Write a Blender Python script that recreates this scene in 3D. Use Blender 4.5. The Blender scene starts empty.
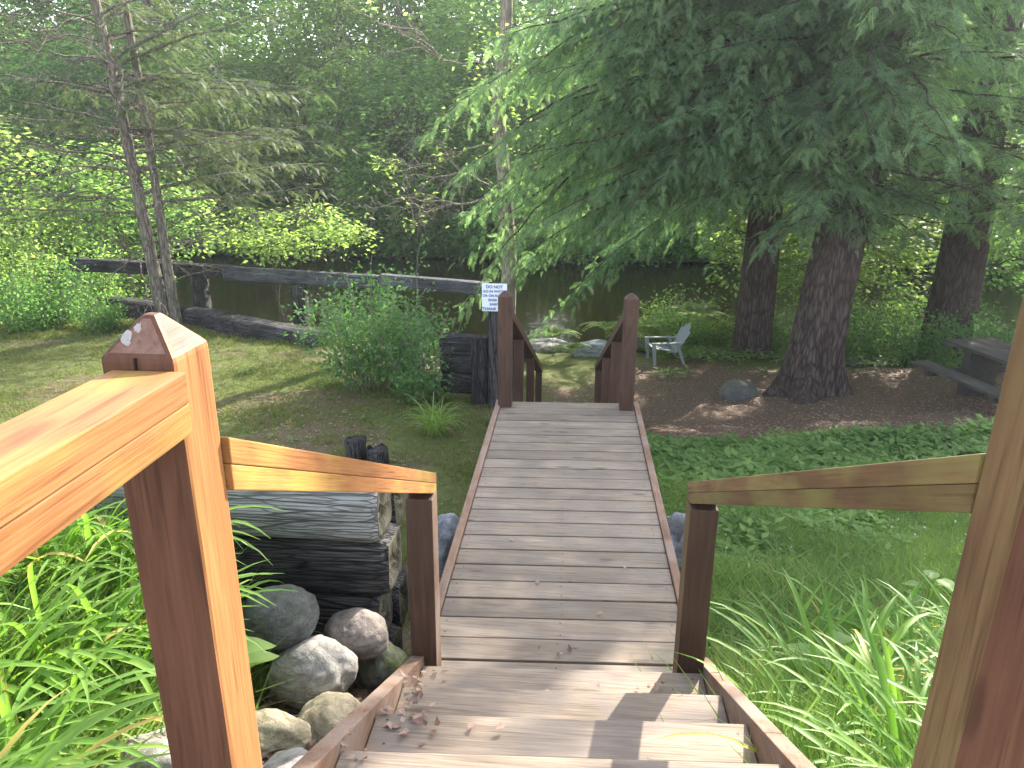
import bpy, bmesh, math, random
import numpy as np
from mathutils import Vector, Matrix, noise
C = bpy.context.scene
COL = C.collection
rad = math.radians
random.seed(7)
rng = np.random.default_rng(11)

# ------------------------------------------------------------------ camera
EYE = Vector((0.0, 0.0, 1.95))
FPX = 760.0
def cam_basis(yaw, pitch, roll):
    F = Vector((-math.sin(yaw)*math.cos(pitch), math.cos(yaw)*math.cos(pitch), -math.sin(pitch)))
    R = Vector((math.cos(yaw), math.sin(yaw), 0))
    U = R.cross(F)
    c, s = math.cos(roll), math.sin(roll)
    return R*c+U*s, U*c-R*s, F
cR, cU, cF = cam_basis(rad(4.5), rad(17.5), rad(0.3))
cd = bpy.data.cameras.new('camera')
cam = bpy.data.objects.new('camera', cd); COL.objects.link(cam)
cam.matrix_world = Matrix(((cR.x, cU.x, -cF.x, EYE.x), (cR.y, cU.y, -cF.y, EYE.y), (cR.z, cU.z, -cF.z, EYE.z), (0, 0, 0, 1)))
cd.sensor_width = 36; cd.lens = 36*FPX/1024; cd.clip_start = 0.02; cd.clip_end = 500
C.camera = cam

# ------------------------------------------------------------------ light
SUN_EL, SUN_AZ = rad(31), rad(27)      # azimuth measured from +Y towards +X
w = bpy.data.worlds.new("World"); C.world = w; w.use_nodes = True
nt = w.node_tree; bg = nt.nodes['Background']
sky = nt.nodes.new('ShaderNodeTexSky'); sky.sky_type = 'NISHITA'; sky.sun_disc = False
sky.sun_elevation = SUN_EL; sky.sun_rotation = SUN_AZ; sky.dust_density = 1.5
hs = nt.nodes.new('ShaderNodeHueSaturation'); hs.inputs['Saturation'].default_value = .5
nt.links.new(sky.outputs[0], hs.inputs['Color']); nt.links.new(hs.outputs[0], bg.inputs[0]); bg.inputs[1].default_value = 0.15
sl = bpy.data.lights.new('sun', 'SUN'); sl.energy = 3.8; sl.angle = rad(0.53); sl.color = (1, .93, .82)
so = bpy.data.objects.new('sun', sl); COL.objects.link(so)
sd = Vector((math.sin(SUN_AZ)*math.cos(SUN_EL), math.cos(SUN_AZ)*math.cos(SUN_EL), math.sin(SUN_EL)))
so.rotation_euler = sd.to_track_quat('Z', 'Y').to_euler(); so.location = (10, 20, 20)
C.view_settings.view_transform = 'Standard'; C.view_settings.look = 'None'
C.view_settings.exposure = 2.3; C.view_settings.gamma = 1
C.render.engine = 'CYCLES'
C.cycles.max_bounces = 9; C.cycles.transparent_max_bounces = 8
C.cycles.diffuse_bounces = 6; C.cycles.glossy_bounces = 3; C.cycles.transmission_bounces = 5
C.cycles.use_denoising = True
C.cycles.sample_clamp_indirect = 6

# ------------------------------------------------------------------ material helpers
class NT:
    def __init__(s, name):
        s.m = bpy.data.materials.new(name); s.m.use_nodes = True
        s.t = s.m.node_tree; s.t.nodes.clear()
        s.out = s.t.nodes.new('ShaderNodeOutputMaterial')
    def n(s, ty, ins=None, **props):
        nd = s.t.nodes.new(ty)
        for k, v in props.items(): setattr(nd, k, v)
        for k, v in (ins or {}).items():
            i = nd.inputs[k]
            if hasattr(v, 'is_output') or isinstance(v, bpy.types.NodeSocket): s.t.links.new(v, i)
            else:
                try: i.default_value = v
                except Exception: i.default_value = (*v, 1)
        return nd
    def ramp(s, fac, stops, interp='LINEAR'):
        r = s.n('ShaderNodeValToRGB', {0: fac}); cr = r.color_ramp; cr.interpolation = interp
        while len(cr.elements) < len(stops): cr.elements.new(.5)
        for e, (p, c) in zip(cr.elements, stops):
            e.position = p; e.color = (*c, 1) if len(c) == 3 else c
        return r.outputs[0]
    def mix(s, f, a, b, mode='MIX'):
        nd = s.n('ShaderNodeMix', {}, data_type='RGBA', blend_type=mode)
        for i, v in ((0, f), (6, a), (7, b)):
            if isinstance(v, bpy.types.NodeSocket): s.t.links.new(v, nd.inputs[i])
            else: nd.inputs[i].default_value = v if i == 0 else (*v, 1)
        return nd.outputs[2]
    def math(s, op, a, b=0.0, clamp=False):
        nd = s.n('ShaderNodeMath', {0: a, 1: b}, operation=op, use_clamp=clamp); return nd.outputs[0]
    def noise(s, vec, scale, detail=4, dist=0, rough=.5):
        return s.n('ShaderNodeTexNoise', {'Vector': vec, 'Scale': scale, 'Detail': detail, 'Distortion': dist, 'Roughness': rough}).outputs[0]
    def surf(s, col, rough=.8, bump=None, bs=.3, bd=.01, spec=.3):
        p = s.n('ShaderNodeBsdfPrincipled', {'Base Color': col, 'Roughness': rough, 'Specular IOR Level': spec})
        if bump is not None:
            b = s.n('ShaderNodeBump', {'Height': bump, 'Strength': bs, 'Distance': bd}); s.t.links.new(b.outputs[0], p.inputs['Normal'])
        s.t.links.new(p.outputs[0], s.out.inputs[0]); return s.m

def wood(name, stops, axis=0, rough=.7, knots=.5, grey=None, greyamt=0.0, blot=.35, bs=.5, moss=None, crack=0.0):
    t = NT(name)
    co = t.n('ShaderNodeTexCoord').outputs['Object']
    rnd = t.n('ShaderNodeObjectInfo').outputs['Random']
    off = t.math('MULTIPLY', rnd, 37.0)
    v = t.n('ShaderNodeVectorMath', {0: co, 1: off}, operation='ADD').outputs[0]
    def sc(a, b):
        s3 = [b, b, b]; s3[axis] = a
        return t.n('ShaderNodeMapping', {'Vector': v, 'Scale': tuple(s3)}).outputs[0]
    g = t.noise(sc(1.3, 16), 1.0, 5, .6)
    # growth rings: waves warped by the grain
    fine = t.noise(sc(7, 190), 1.0, 3, .1)
    ringn = t.noise(sc(.7, 7), 1.0, 2, .4)
    rings = t.math('FRACT', t.math('MULTIPLY', ringn, 14.0))
    rings = t.math('ABSOLUTE', t.math('SUBTRACT', rings, .5))
    mid = t.noise(sc(3.5, 62), 1.0, 4, .35, .6)
    f = t.math('ADD', t.math('MULTIPLY', g, .40), t.math('MULTIPLY', fine, .24)); f = t.math('ADD', f, t.math('MULTIPLY', mid, .26))
    f = t.math('ADD', f, t.math('MULTIPLY', rings, .18))
    col = t.ramp(f, stops)
    kn = t.n('ShaderNodeTexVoronoi', {'Vector': sc(2.6, 9.5), 'Scale': 1.0}).outputs['Distance']
    km = t.ramp(kn, [(0.0, (1, 1, 1)), (.09, (.8, .8, .8)), (.16, (0, 0, 0))])
    pore = t.ramp(t.noise(sc(5, 130), 1.0, 2), [(.30, (.55, .5, .45)), (.42, (1, 1, 1))]); col = t.mix(.8, col, pore, 'MULTIPLY')
    col = t.mix(t.math('MULTIPLY', km, knots), col, tuple(x*.35 for x in stops[0][1]))
    bl = t.noise(v, 3.2, 4)
    blm = t.ramp(bl, [(.38, (0, 0, 0)), (.66, (1, 1, 1))])
    col = t.mix(t.math('MULTIPLY', blm, blot), col, tuple(x*.55 for x in stops[0][1]))
    if grey: col = t.mix(t.math('MULTIPLY', t.ramp(t.noise(v, 5.5, 5), [(.42, (0, 0, 0)), (.62, (1, 1, 1))]), greyamt), col, grey)
    if moss: col = t.mix(t.math('MULTIPLY', t.ramp(t.noise(sc(2.5, 6), 1.5, 5), [(.45, (0, 0, 0)), (.68, (1, 1, 1))]), moss[1]), col, moss[0])
    if crack:
        cv = t.n('ShaderNodeTexVoronoi', {'Vector': sc(1.6, 26), 'Scale': 1.0, 'Randomness': 1.0}, feature='DISTANCE_TO_EDGE').outputs[0]
        cv2 = t.n('ShaderNodeTexVoronoi', {'Vector': sc(4, 60), 'Scale': 1.0}, feature='DISTANCE_TO_EDGE').outputs[0]
        cm = t.math('MULTIPLY', t.ramp(cv, [(.0, (0, 0, 0)), (.06, (1, 1, 1))]), t.ramp(cv2, [(.0, (.35, .35, .35)), (.08, (1, 1, 1))]))
        cm = t.math('ADD', t.math('MULTIPLY', cm, crack), 1-crack)
        col = t.mix(1.0, col, cm, 'MULTIPLY'); fine = t.math('ADD', fine, t.math('MULTIPLY', cm, 2.5))
    var = t.n('ShaderNodeHueSaturation', {'Color': col, 'Value': t.math('ADD', .84, t.math('MULTIPLY', rnd, .32))}).outputs[0]
    bump = t.math('ADD', t.math('MULTIPLY', fine, .6), t.math('MULTIPLY', g, 1.0))
    return t.surf(var, rough, bump, bs, .004, .25)

def leafmat(name, a, b, trans=.45, spec=.12, tip=None, tb=1.0, tm=(1.75, 1.9, 1.05)):
    t = NT(name)
    at = t.n('ShaderNodeAttribute', {}, attribute_name='tint').outputs['Fac']
    isl = t.n('ShaderNodeNewGeometry').outputs['Random Per Island']
    f = t.math('SUBTRACT', t.math('ADD', t.math('MULTIPLY', at, .8), t.math('MULTIPLY', isl, .75)), .25)
    col = t.mix(f, a, b)
    if tip: col = t.mix(t.ramp(isl, [(.93, (0, 0, 0)), (.95, (1, 1, 1))]), col, tip)
    d = t.n('ShaderNodeBsdfPrincipled', {'Base Color': col, 'Roughness': .5, 'Specular IOR Level': spec})
    tc = t.n('ShaderNodeMix', {}, data_type='RGBA', blend_type='MULTIPLY')
    tc.inputs[0].default_value = 1; t.t.links.new(col, tc.inputs[6]); tc.inputs[7].default_value = (tm[0]*tb, tm[1]*tb, tm[2]*tb, 1)
    tr = t.n('ShaderNodeBsdfTranslucent', {'Color': tc.outputs[2]})
    mx = t.n('ShaderNodeMixShader', {0: trans, 1: d.outputs[0], 2: tr.outputs[0]})
    t.t.links.new(mx.outputs[0], t.out.inputs[0]); return t.m

ORG = [(.3, (.23, .092, .034)), (.5, (.33, .14, .050)), (.72, (.42, .20, .075))]
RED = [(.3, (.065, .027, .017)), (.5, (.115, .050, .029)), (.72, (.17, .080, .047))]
RBR = [(.3, (.048, .025, .018)), (.5, (.082, .044, .031)), (.72, (.125, .072, .050))]
MOB = [(.3, (.085, .045, .022)), (.5, (.14, .080, .038)), (.72, (.20, .125, .06))]
GRY = [(.3, (.155, .118, .086)), (.48, (.255, .20, .150)), (.7, (.34, .275, .21))]
TAB = [(.3, (.03, .027, .024)), (.5, (.062, .056, .05)), (.72, (.11, .10, .085))]
TIM = [(.3, (.02, .019, .02)), (.5, (.075, .07, .07)), (.72, (.20, .19, .185))]
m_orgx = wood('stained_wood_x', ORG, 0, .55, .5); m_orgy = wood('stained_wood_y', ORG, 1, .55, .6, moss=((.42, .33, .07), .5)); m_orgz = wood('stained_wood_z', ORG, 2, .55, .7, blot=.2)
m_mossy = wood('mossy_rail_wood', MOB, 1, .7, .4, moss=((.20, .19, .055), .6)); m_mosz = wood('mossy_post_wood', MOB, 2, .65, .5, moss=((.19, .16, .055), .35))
m_rbz = wood('red_brown_wood_z', RBR, 2, .6, .4); m_rby = wood('red_brown_wood_y', RBR, 1, .6, .3)
m_kerb = wood('kerb_wood', [(.3, (.12, .068, .045)), (.5, (.20, .118, .076)), (.72, (.28, .175, .118))], 1, .75, .3, grey=(.25, .2, .17), greyamt=.5)
m_deck = wood('weathered_deck_wood', GRY, 0, .8, .8, grey=(.14, .125, .115), greyamt=.4, blot=.35, bs=.4, crack=.12)
m_tread = wood('worn_tread_wood', [(.3, (.13, .10, .073)), (.48, (.245, .19, .140)), (.7, (.34, .27, .205))], 0, .8, .6, grey=(.15, .13, .12), greyamt=.55, bs=.4, crack=.12)
m_timx = wood('old_timber_x', TIM, 0, .9, .7, blot=.7, bs=1.6, crack=.85); m_timz = wood('old_timber_z', TIM, 2, .9, .5, blot=.7, bs=1.6, crack=.85)
m_timp = wood('pale_old_timber_x', [(.25, (.10, .10, .10)), (.42, (.30, .295, .285)), (.72, (.46, .45, .435))], 0, .9, .7, blot=.25, bs=1.4, crack=.7)
m_timm = wood('grey_rail_timber', [(.3, (.035, .036, .04)), (.5, (.115, .12, .13)), (.72, (.24, .245, .255))], 0, .9, .5, blot=.5, bs=1.4, crack=.6)
m_redz = wood('red_stain_shaded_wood_z', RED, 2, .6, .6, blot=.3)  # redder stain, also darkened so the post's shade is in the colour
m_timend = wood('timber_end_grain', [(.32, (.02, .018, .014)), (.5, (.09, .08, .06)), (.72, (.22, .195, .145))], 2, .9, .9, blot=.8, bs=1.8, moss=((.11, .115, .04), .35))
m_tabley = wood('table_wood', TAB, 0, .85, .4, bs=.8)

# ------------------------------------------------------------------ object helpers
def link(o, parent=None, kind=None, label=None, cat=None, group=None):
    COL.objects.link(o)
    if parent: o.parent = parent
    for k, v in (('kind', kind), ('label', label), ('category', cat), ('group', group)):
        if v: o[k] = v
    return o
def thing(name, loc, label, cat, group=None, rz=0):
    o = bpy.data.objects.new(name, None); o.location = loc; o.rotation_euler = (0, 0, rz); o.empty_display_size = .1
    return link(o, None, None, label, cat, group)
def from_bm(name, bm, mat, parent=None, loc=None, smooth=False, **kw):
    me = bpy.data.meshes.new(name); bm.to_mesh(me); bm.free()
    for m in (mat if isinstance(mat, (list, tuple)) else [mat]): me.materials.append(m)
    if smooth: me.polygons.foreach_set('use_smooth', [True]*len(me.polygons))
    o = bpy.data.objects.new(name, me)
    if loc is not None: o.location = loc
    return link(o, parent, **kw)
def hexa(bm, c, bev=.003, seg=2, cuts=0, jit=0, mi=0):
    """c: 8 corners, bottom loop 0-3 and top loop 4-7"""
    vs = [bm.verts.new(p) for p in c]
    fs = [bm.faces.new([vs[i] for i in q]) for q in ((3, 2, 1, 0), (4, 5, 6, 7), (0, 1, 5, 4), (1, 2, 6, 5), (2, 3, 7, 6), (3, 0, 4, 7))]
    for f in fs: f.material_index = mi
    es = list({e for f in fs for e in f.edges})
    if bev: bmesh.ops.bevel(bm, geom=es, offset=bev, segments=seg, affect='EDGES', profile=.6)
def boxc(x0, x1, y0, y1, z0, z1, sh=0.0, rise=0.0):
    """box corners; sh shears y by x, rise shears z by y"""
    r = []
    for z in (z0, z1):
        for x, y in ((x0, y0), (x1, y0), (x1, y1), (x0, y1)):
            r.append((x, y+sh*x, z+rise*(y-y0)))
    return r
def beam_corners(a, b, wd, ht, up=Vector((0, 0, 1))):
    """timber from a to b (centre line), vertical end cuts"""
    a, b = Vector(a), Vector(b); d = (b-a); dh = Vector((d.x, d.y, 0)).normalized() if abs(d.x)+abs(d.y) > 1e-6 else Vector((0, 1, 0))
    s = Vector((dh.y, -dh.x, 0))*wd/2; h = up*ht/2
    return [a-s-h, a+s-h, b+s-h, b-s-h, a-s+h, a+s+h, b+s+h, b-s+h]
def np_mesh(name, V, F, mats, parent=None, tint=None, mi=None, smooth=False, loc=None, **kw):
    me = bpy.data.meshes.new(name)
    V = np.asarray(V, np.float32); F = np.asarray(F, np.int32)
    if loc is not None: V = V-np.asarray(loc, np.float32)
    k = F.shape[1]
    me.vertices.add(len(V)); me.vertices.foreach_set('co', V.ravel())
    me.loops.add(F.size); me.loops.foreach_set('vertex_index', F.ravel())
    me.polygons.add(len(F)); me.polygons.foreach_set('loop_start', np.arange(0, F.size, k, dtype=np.int32))
    try: me.polygons.foreach_set('loop_total', np.full(len(F), k, np.int32))
    except Exception: pass
    for m in (mats if isinstance(mats, (list, tuple)) else [mats]): me.materials.append(m)
    if mi is not None: me.polygons.foreach_set('material_index', np.asarray(mi, np.int32))
    if smooth: me.polygons.foreach_set('use_smooth', np.ones(len(F), bool))
    me.update(calc_edges=True)
    if tint is not None:
        a = me.attributes.new('tint', 'FLOAT', 'POINT'); a.data.foreach_set('value', np.asarray(tint, np.float32))
    o = bpy.data.objects.new(name, me)
    if loc is not None and parent is None: o.location = loc
    return link(o, parent, **kw)
class Acc:
    def __init__(s): s.V = []; s.F = []; s.T = []; s.n = 0
    def add(s, V, F, t=0.0):
        V = np.asarray(V, float).reshape(-1, 3); F = np.asarray(F, int)
        s.V.append(V); s.F.append(F+s.n); s.T.append(np.full(len(V), t) if np.isscalar(t) else np.asarray(t)); s.n += len(V)
    def inst(s, tv, tf, loc, R, S, tint):
        M = len(loc)
        if M == 0: return
        S = np.asarray(S, float)
        if S.ndim == 1: S = S[:, None]
        v = np.einsum('mij,mnj->mni', R, tv[None]*(S[:, None, :] if S.shape[1] in (1, 3) else S))+np.asarray(loc)[:, None, :]
        f = tf[None]+(np.arange(M)*len(tv))[:, None, None]
        s.add(v.reshape(-1, 3), f.reshape(-1, tf.shape[1]), np.repeat(tint, len(tv)))
    def tube(s, pts, rr, seg=7, t=.5):
        pts = np.asarray(pts, float); n = len(pts)
        rr = np.broadcast_to(rr, (n,))
        d = np.gradient(pts, axis=0); d /= np.linalg.norm(d, axis=1)[:, None]+1e-9
        ref = np.array([1., 0, 0]) if abs(d[0][2]) > .8 else np.array([0, 0, 1.])
        a = np.cross(d, ref); a /= np.linalg.norm(a, axis=1)[:, None]+1e-9; b = np.cross(d, a)
        th = np.arange(seg)*2*np.pi/seg
        V = pts[:, None]+rr[:, None, None]*(np.cos(th)[None, :, None]*a[:, None]+np.sin(th)[None, :, None]*b[:, None])
        i, j = np.meshgrid(np.arange(n-1), np.arange(seg), indexing='ij'); j2 = (j+1) % seg
        F = np.stack([i*seg+j, i*seg+j2, (i+1)*seg+j2, (i+1)*seg+j], -1).reshape(-1, 4)
        s.add(V.reshape(-1, 3), F, t)
    def build(s, name, mats, parent=None, **kw):
        return np_mesh(name, np.concatenate(s.V), np.concatenate(s.F), mats, parent, np.concatenate(s.T), **kw)
def frames(d, up=None, roll=None):
    d = np.asarray(d, float); d = d/(np.linalg.norm(d, axis=1)[:, None]+1e-9)
    up = np.tile([0, 0, 1.], (len(d), 1)) if up is None else up
    y = np.cross(up, d); ln = np.linalg.norm(y, axis=1)[:, None]
    y = np.where(ln > 1e-3, y/(ln+1e-9), np.array([0, 1., 0])); z = np.cross(d, y)
    if roll is not None:
        c, s_ = np.cos(roll)[:, None], np.sin(roll)[:, None]; y, z = y*c+z*s_, z*c-y*s_
    return np.stack([d, y, z], -1)
def unit(a): return a/(np.linalg.norm(a, axis=-1, keepdims=True)+1e-9)

# ------------------------------------------------------------------ terrain
def sst(a, b, x): t = np.clip((x-a)/(b-a), 0, 1); return t*t*(3-2*t)
def vnoise(x, y, s, seed=0):
    """cheap smooth value noise, vectorised"""
    x = x/s+seed*17.3; y = y/s+seed*9.7; xi, yi = np.floor(x), np.floor(y); fx, fy = x-xi, y-yi
    fx = fx*fx*(3-2*fx); fy = fy*fy*(3-2*fy)
    def h(a, b): v = np.sin(a*127.1+b*311.7+seed)*43758.5453; return v-np.floor(v)
    return (h(xi, yi)*(1-fx)+h(xi+1, yi)*fx)*(1-fy)+(h(xi, yi+1)*(1-fx)+h(xi+1, yi+1)*fx)*fy-.5
RIVER_Z = -2.5
def gz(x, y):
    x = np.asarray(x, float); y = np.asarray(y, float)
    B = np.interp(y, [-3, 0, 1.0, 2.0, 2.6, 2.9, 4, 5, 7, 9, 11, 13, 15.3, 16.6, 18, 24, 29, 31.5, 34, 45, 70], [.8, .75, .44, .03, -.24, -.5, -.68, -.78, -1.12, -1.55, -1.95, -2.08, -2.17, -2.55, -2.9, -3.1, -2.9, -2.4, -1.2, 3.0, 10])
    rise = .13*np.clip(x-2.6, 0, 4)*sst(6, 9, y)*(1-sst(12.5, 15, y))
    B = B+rise
    # the right bank stays higher than the water behind the trees
    L = np.interp(y, [-3, 1, 2.9, 3.1, 5, 9, 12.4, 13.3, 14.5, 18, 24, 29, 31.5, 34, 45, 70], [.8, .45, .35, -.82, -.86, -.97, -1.06, -1.4, -2.6, -2.8, -3.1, -2.9, -2.4, -1.2, 3.0, 10])
    edge = np.interp(y, [0, 2.8, 3.2, 8.0, 9.2, 11, 12.5], [-1.35, -1.35, -.72, -.75, -1.1, -2.6, -3.2])
    wl = sst(edge+.25, edge-.45, x)
    wl = np.where((y > 3.0) & (y < 9.4), sst(edge+.08, edge-.12, x), wl)
    z = B*(1-wl)+L*wl
    amp = .05*sst(3, 5, y)+.02
    return z+amp*vnoise(x, y, 1.7, 1)+.02*vnoise(x, y, .5, 2)
xs = np.unique(np.concatenate([np.linspace(-55, -14, 26), np.linspace(-14, 12, 261), np.linspace(12, 55, 26)]))
ys = np.unique(np.concatenate([np.linspace(-12, 0, 12), np.linspace(0, 20, 230), np.linspace(20, 36, 50), np.linspace(36, 62, 20)]))
X, Y = np.meshgrid(xs, ys); Z = gz(X, Y)
nx, ny = len(xs), len(ys)
i, j = np.meshgrid(np.arange(ny-1), np.arange(nx-1), indexing='ij')
TF = np.stack([i*nx+j, i*nx+j+1, (i+1)*nx+j+1, (i+1)*nx+j], -1).reshape(-1, 4)
def needle_zone(x, y):
    """1 where brown hemlock litter covers the ground"""
    n = vnoise(x, y, 1.1, 5)*1.2+vnoise(x, y, .35, 6)*.6
    right = sst(.2, 1.2, x+n*.6)*sst(8.2, 8.8, y+n*.7+.12*(x-2))*(1-sst(13.6, 15.0, y+n*1.5))
    mid = .55*(1-np.abs(np.clip((x+.1)/1.6, -1, 1)))*sst(9, 10.5, y)*(1-sst(12.5, 14, y+n*2))
    left = .5*sst(-.1, .25, n)*(x < -.6)
    return np.clip(right+mid+left, 0, 1)
t = NT('ground_soil')
co = t.n('ShaderNodeTexCoord').outputs['Object']
at = t.n('ShaderNodeAttribute', {}, attribute_name='tint').outputs['Fac']
n1 = t.noise(co, 9, 6, .2, .65); n2 = t.noise(co, 42, 4, 0, .7); n3 = t.noise(co, 2.2, 3)
green = t.mix(t.ramp(n1, [(.35, (0, 0, 0)), (.65, (1, 1, 1))]), (.085, .080, .032), (.11, .14, .042))
brown = t.mix(t.ramp(n2, [(.3, (0, 0, 0)), (.7, (1, 1, 1))]), (.07, .047, .034), (.20, .14, .10))
nf = t.math('ADD', at, t.math('MULTIPLY', t.math('SUBTRACT', n1, .5), .8), True)
col = t.mix(t.ramp(nf, [(.3, (0, 0, 0)), (.6, (1, 1, 1))]), green, brown)
col = t.mix(t.math('GREATER_THAN', at, 1.5), col, t.mix(n1, (.16, .125, .06), (.34, .27, .13)))
m_ground = t.surf(col, .95, t.math('ADD', t.math('MULTIPLY', n2, .5), n1), .6, .03, .1)
nz = needle_zone(X, Y)
nz = np.where(Y < 3.0, .9, nz); nz = np.where(Y > 15.8, .85, nz); nz = np.where((Y > 31), .35, nz); nz = np.where((Z < -2.42) & (Y < 31.5), 2.0, nz)
np_mesh('ground', np.stack([X, Y, Z], -1).reshape(-1, 3), TF, m_ground, tint=nz.ravel(), smooth=True, kind='structure')
# river
t = NT('river_water')
co = t.n('ShaderNodeTexCoord').outputs['Object']
mp = t.n('ShaderNodeMapping', {'Vector': co, 'Scale': (1, 2.2, 1)}).outputs[0]
h = t.math('ADD', t.noise(mp, 1.6, 3), t.math('MULTIPLY', t.noise(mp, 7, 2), .25))
bp = t.n('ShaderNodeBump', {'Height': h, 'Strength': .16, 'Distance': .03}).outputs[0]
gl = t.n('ShaderNodeBsdfGlossy', {'Color': (.9, .93, .9), 'Roughness': .03, 'Normal': bp})
tp = t.n('ShaderNodeBsdfTransparent', {'Color': (.36, .35, .25)})
fr = t.n('ShaderNodeFresnel', {'IOR': 1.33, 'Normal': bp})
mx = t.n('ShaderNodeMixShader', {0: fr.outputs[0], 1: tp.outputs[0], 2: gl.outputs[0]})
t.t.links.new(mx.outputs[0], t.out.inputs[0])
np_mesh('river', [(-54.9, 12.6, RIVER_Z), (54.9, 12.6, RIVER_Z), (54.9, 33, RIVER_Z), (-54.9, 33, RIVER_Z)], [[0, 1, 2, 3]], t.m, kind='structure')

# ------------------------------------------------------------------ thin air volume, added to lift shadows and veil the distance
t = NT('added_haze'); vp = t.n('ShaderNodeVolumePrincipled', {'Color': (.9, .95, 1.0), 'Density': .0010, 'Anisotropy': .5})
t.t.links.new(vp.outputs[0], t.out.inputs['Volume'])
bm = bmesh.new(); hexa(bm, boxc(-57, 57, -14, 64, -4.2, 16.5), 0)
from_bm('haze_veil', bm, t.m, None, kind='stuff')

# ------------------------------------------------------------------ footbridge
SH = .044
bridge = thing('footbridge', (0, 2.45, 0), 'weathered grey plank footbridge with reddish brown edge boards between the two stairways', 'footbridge')
def P(o, base): o.location = Vector(o.location)-Vector(base); return o
m_screw = NT('screw_head').surf((.05, .045, .04), .6)
def board(name, x0, x1, y0, y1, z0, z1, mat, parent, base, bev=.004, screws=(), sh=SH):
    cx, cy = (x0+x1)/2, (y0+y1)/2
    bm = bmesh.new()
    cup = random.uniform(-.0015, .0015)
    hexa(bm, [Vector(p)-Vector((cx, cy, 0)) for p in boxc(x0, x1, y0, y1, z0, z1, sh)], bev)
    for f in bm.faces: f.material_index = 0
    for sx in screws:
        for fy in (.22, .78):
            px = sx-cx+random.uniform(-.01, .01); py = y0+(y1-y0)*fy-cy+sh*sx+random.uniform(-.006, .006)
            r = bmesh.ops.create_circle(bm, cap_ends=True, radius=.0042, segments=8, matrix=Matrix.Translation((px, py, z1+.0006)))
            for v in r['verts']:
                for f in v.link_faces: f.material_index = 1
    o = from_bm(name, bm, [mat, m_screw], parent, Vector((cx, cy, 0))-Vector(base))
    return o
bb = (0, 2.45, 0)
nb = 23; pitchb = .1452
for k in range(nb):
    y0 = 2.40+k*pitchb+random.uniform(-.0015, .0015)
    g = .008+random.uniform(0, .005)
    board('deck_board', -.528, .508, y0, y0+pitchb-g, -.036+random.uniform(-.001, 0), random.uniform(-.002, .002), m_deck, bridge, bb, screws=(-.49, -.01, .47))
for x0, x1 in ((-.572, -.531), (.511, .552)):
    board('edge_board', x0, x1, 2.43, 2.40+nb*pitchb+.0, -.20, .012, m_kerb, bridge, bb)
for x0 in (-.40, -.03, .34):
    board('joist', x0, x0+.04, 2.43, 5.70, -.19, -.040, m_rby, bridge, bb)
for yy in (3.0, 5.35):
    board('cross_beam', -.50, .48, yy, yy+.14, -.33, -.195, m_timx, bridge, bb)
    for xx in (-.42, .32):
        zb = float(gz(xx, yy))-.1
        board('bridge_post', xx, xx+.1, yy+.02, yy+.12, zb, -.335, m_timz, bridge, bb)

# ------------------------------------------------------------------ near stairway
RI, RU = .155, .30
st = thing('staircase', (0, 2.0, 0), 'near flight of worn wooden steps leading down onto the footbridge', 'staircase')
sb = (0, 2.0, 0)
for k in range(1, 8):
    z = RI*k; yf = 2.30-RU*(k-1)
    n = 2
    if k == 6: n = 9
    if k > 6: continue
    for q in range(n):
        y1 = yf-q*.147
        board('tread_board' if k < 6 else 'landing_board', -.497, .503, y1-.140, y1, z-.037, z, m_tread if k < 6 else m_deck, st, sb, screws=(-.46, .47))
    board('riser', -.497, .503, yf-.045, yf-.022, z-RI+.002, z-.040, m_tread, st, sb)
def stringer(x0, x1, m):
    bm = bmesh.new()
    a, b = 2.46, .70
    def top(y): return .185-(y-2.3)*.512
    c = [(x0, b, top(b)-.30), (x1, b, top(b)-.30), (x1, a, top(a)-.20), (x0, a, top(a)-.20), (x0, b, top(b)), (x1, b, top(b)), (x1, a, top(a)), (x0, a, top(a))]
    hexa(bm, [Vector((p[0], p[1]+SH*p[0]-2.0, p[2])) for p in c], .004)
    return from_bm('stringer', bm, m, st, (0, 0, 0))
stringer(-.546, -.500, m_kerb); stringer(.506, .552, m_kerb)

# ------------------------------------------------------------------ handrails
def post(name, x, y, zb, zt, wd, mat, parent, base, cap=0.0, bev=.006, lean=0, mat2=None, mat3=None, side=1):
    bm = bmesh.new(); h = wd/2
    V = [(-h, -h, zb), (h, -h, zb), (h, h, zb), (-h, h, zb), (-h+lean, -h, zt), (h+lean, -h, zt), (h+lean, h, zt), (-h+lean, h, zt)]
    vs = [bm.verts.new(p) for p in V]
    for q in ((3, 2, 1, 0), (0, 1, 5, 4), (1, 2, 6, 5), (2, 3, 7, 6), (3, 0, 4, 7)): bm.faces.new([vs[i] for i in q])
    if cap:
        s = .18
        tp = [bm.verts.new((sx*h*s+lean, sy*h*s, zt+cap)) for sx, sy in ((-1, -1), (1, -1), (1, 1), (-1, 1))]
        for a in range(4): 
            f = bm.faces.new([vs[4+a], vs[4+(a+1) % 4], tp[(a+1) % 4], tp[a]]); f.material_index = 1
        f = bm.faces.new(tp); f.material_index = 1
    else: bm.faces.new(vs[4:])
    bmesh.ops.bevel(bm, geom=list(bm.edges), offset=bev, segments=2, affect='EDGES', profile=.6)
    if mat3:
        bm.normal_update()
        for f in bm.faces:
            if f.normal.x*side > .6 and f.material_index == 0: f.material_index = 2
    return from_bm(name, bm, [mat, mat2 or mat]+([mat3] if mat3 else []), parent, Vector((x, y, 0))-Vector(base))
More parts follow.
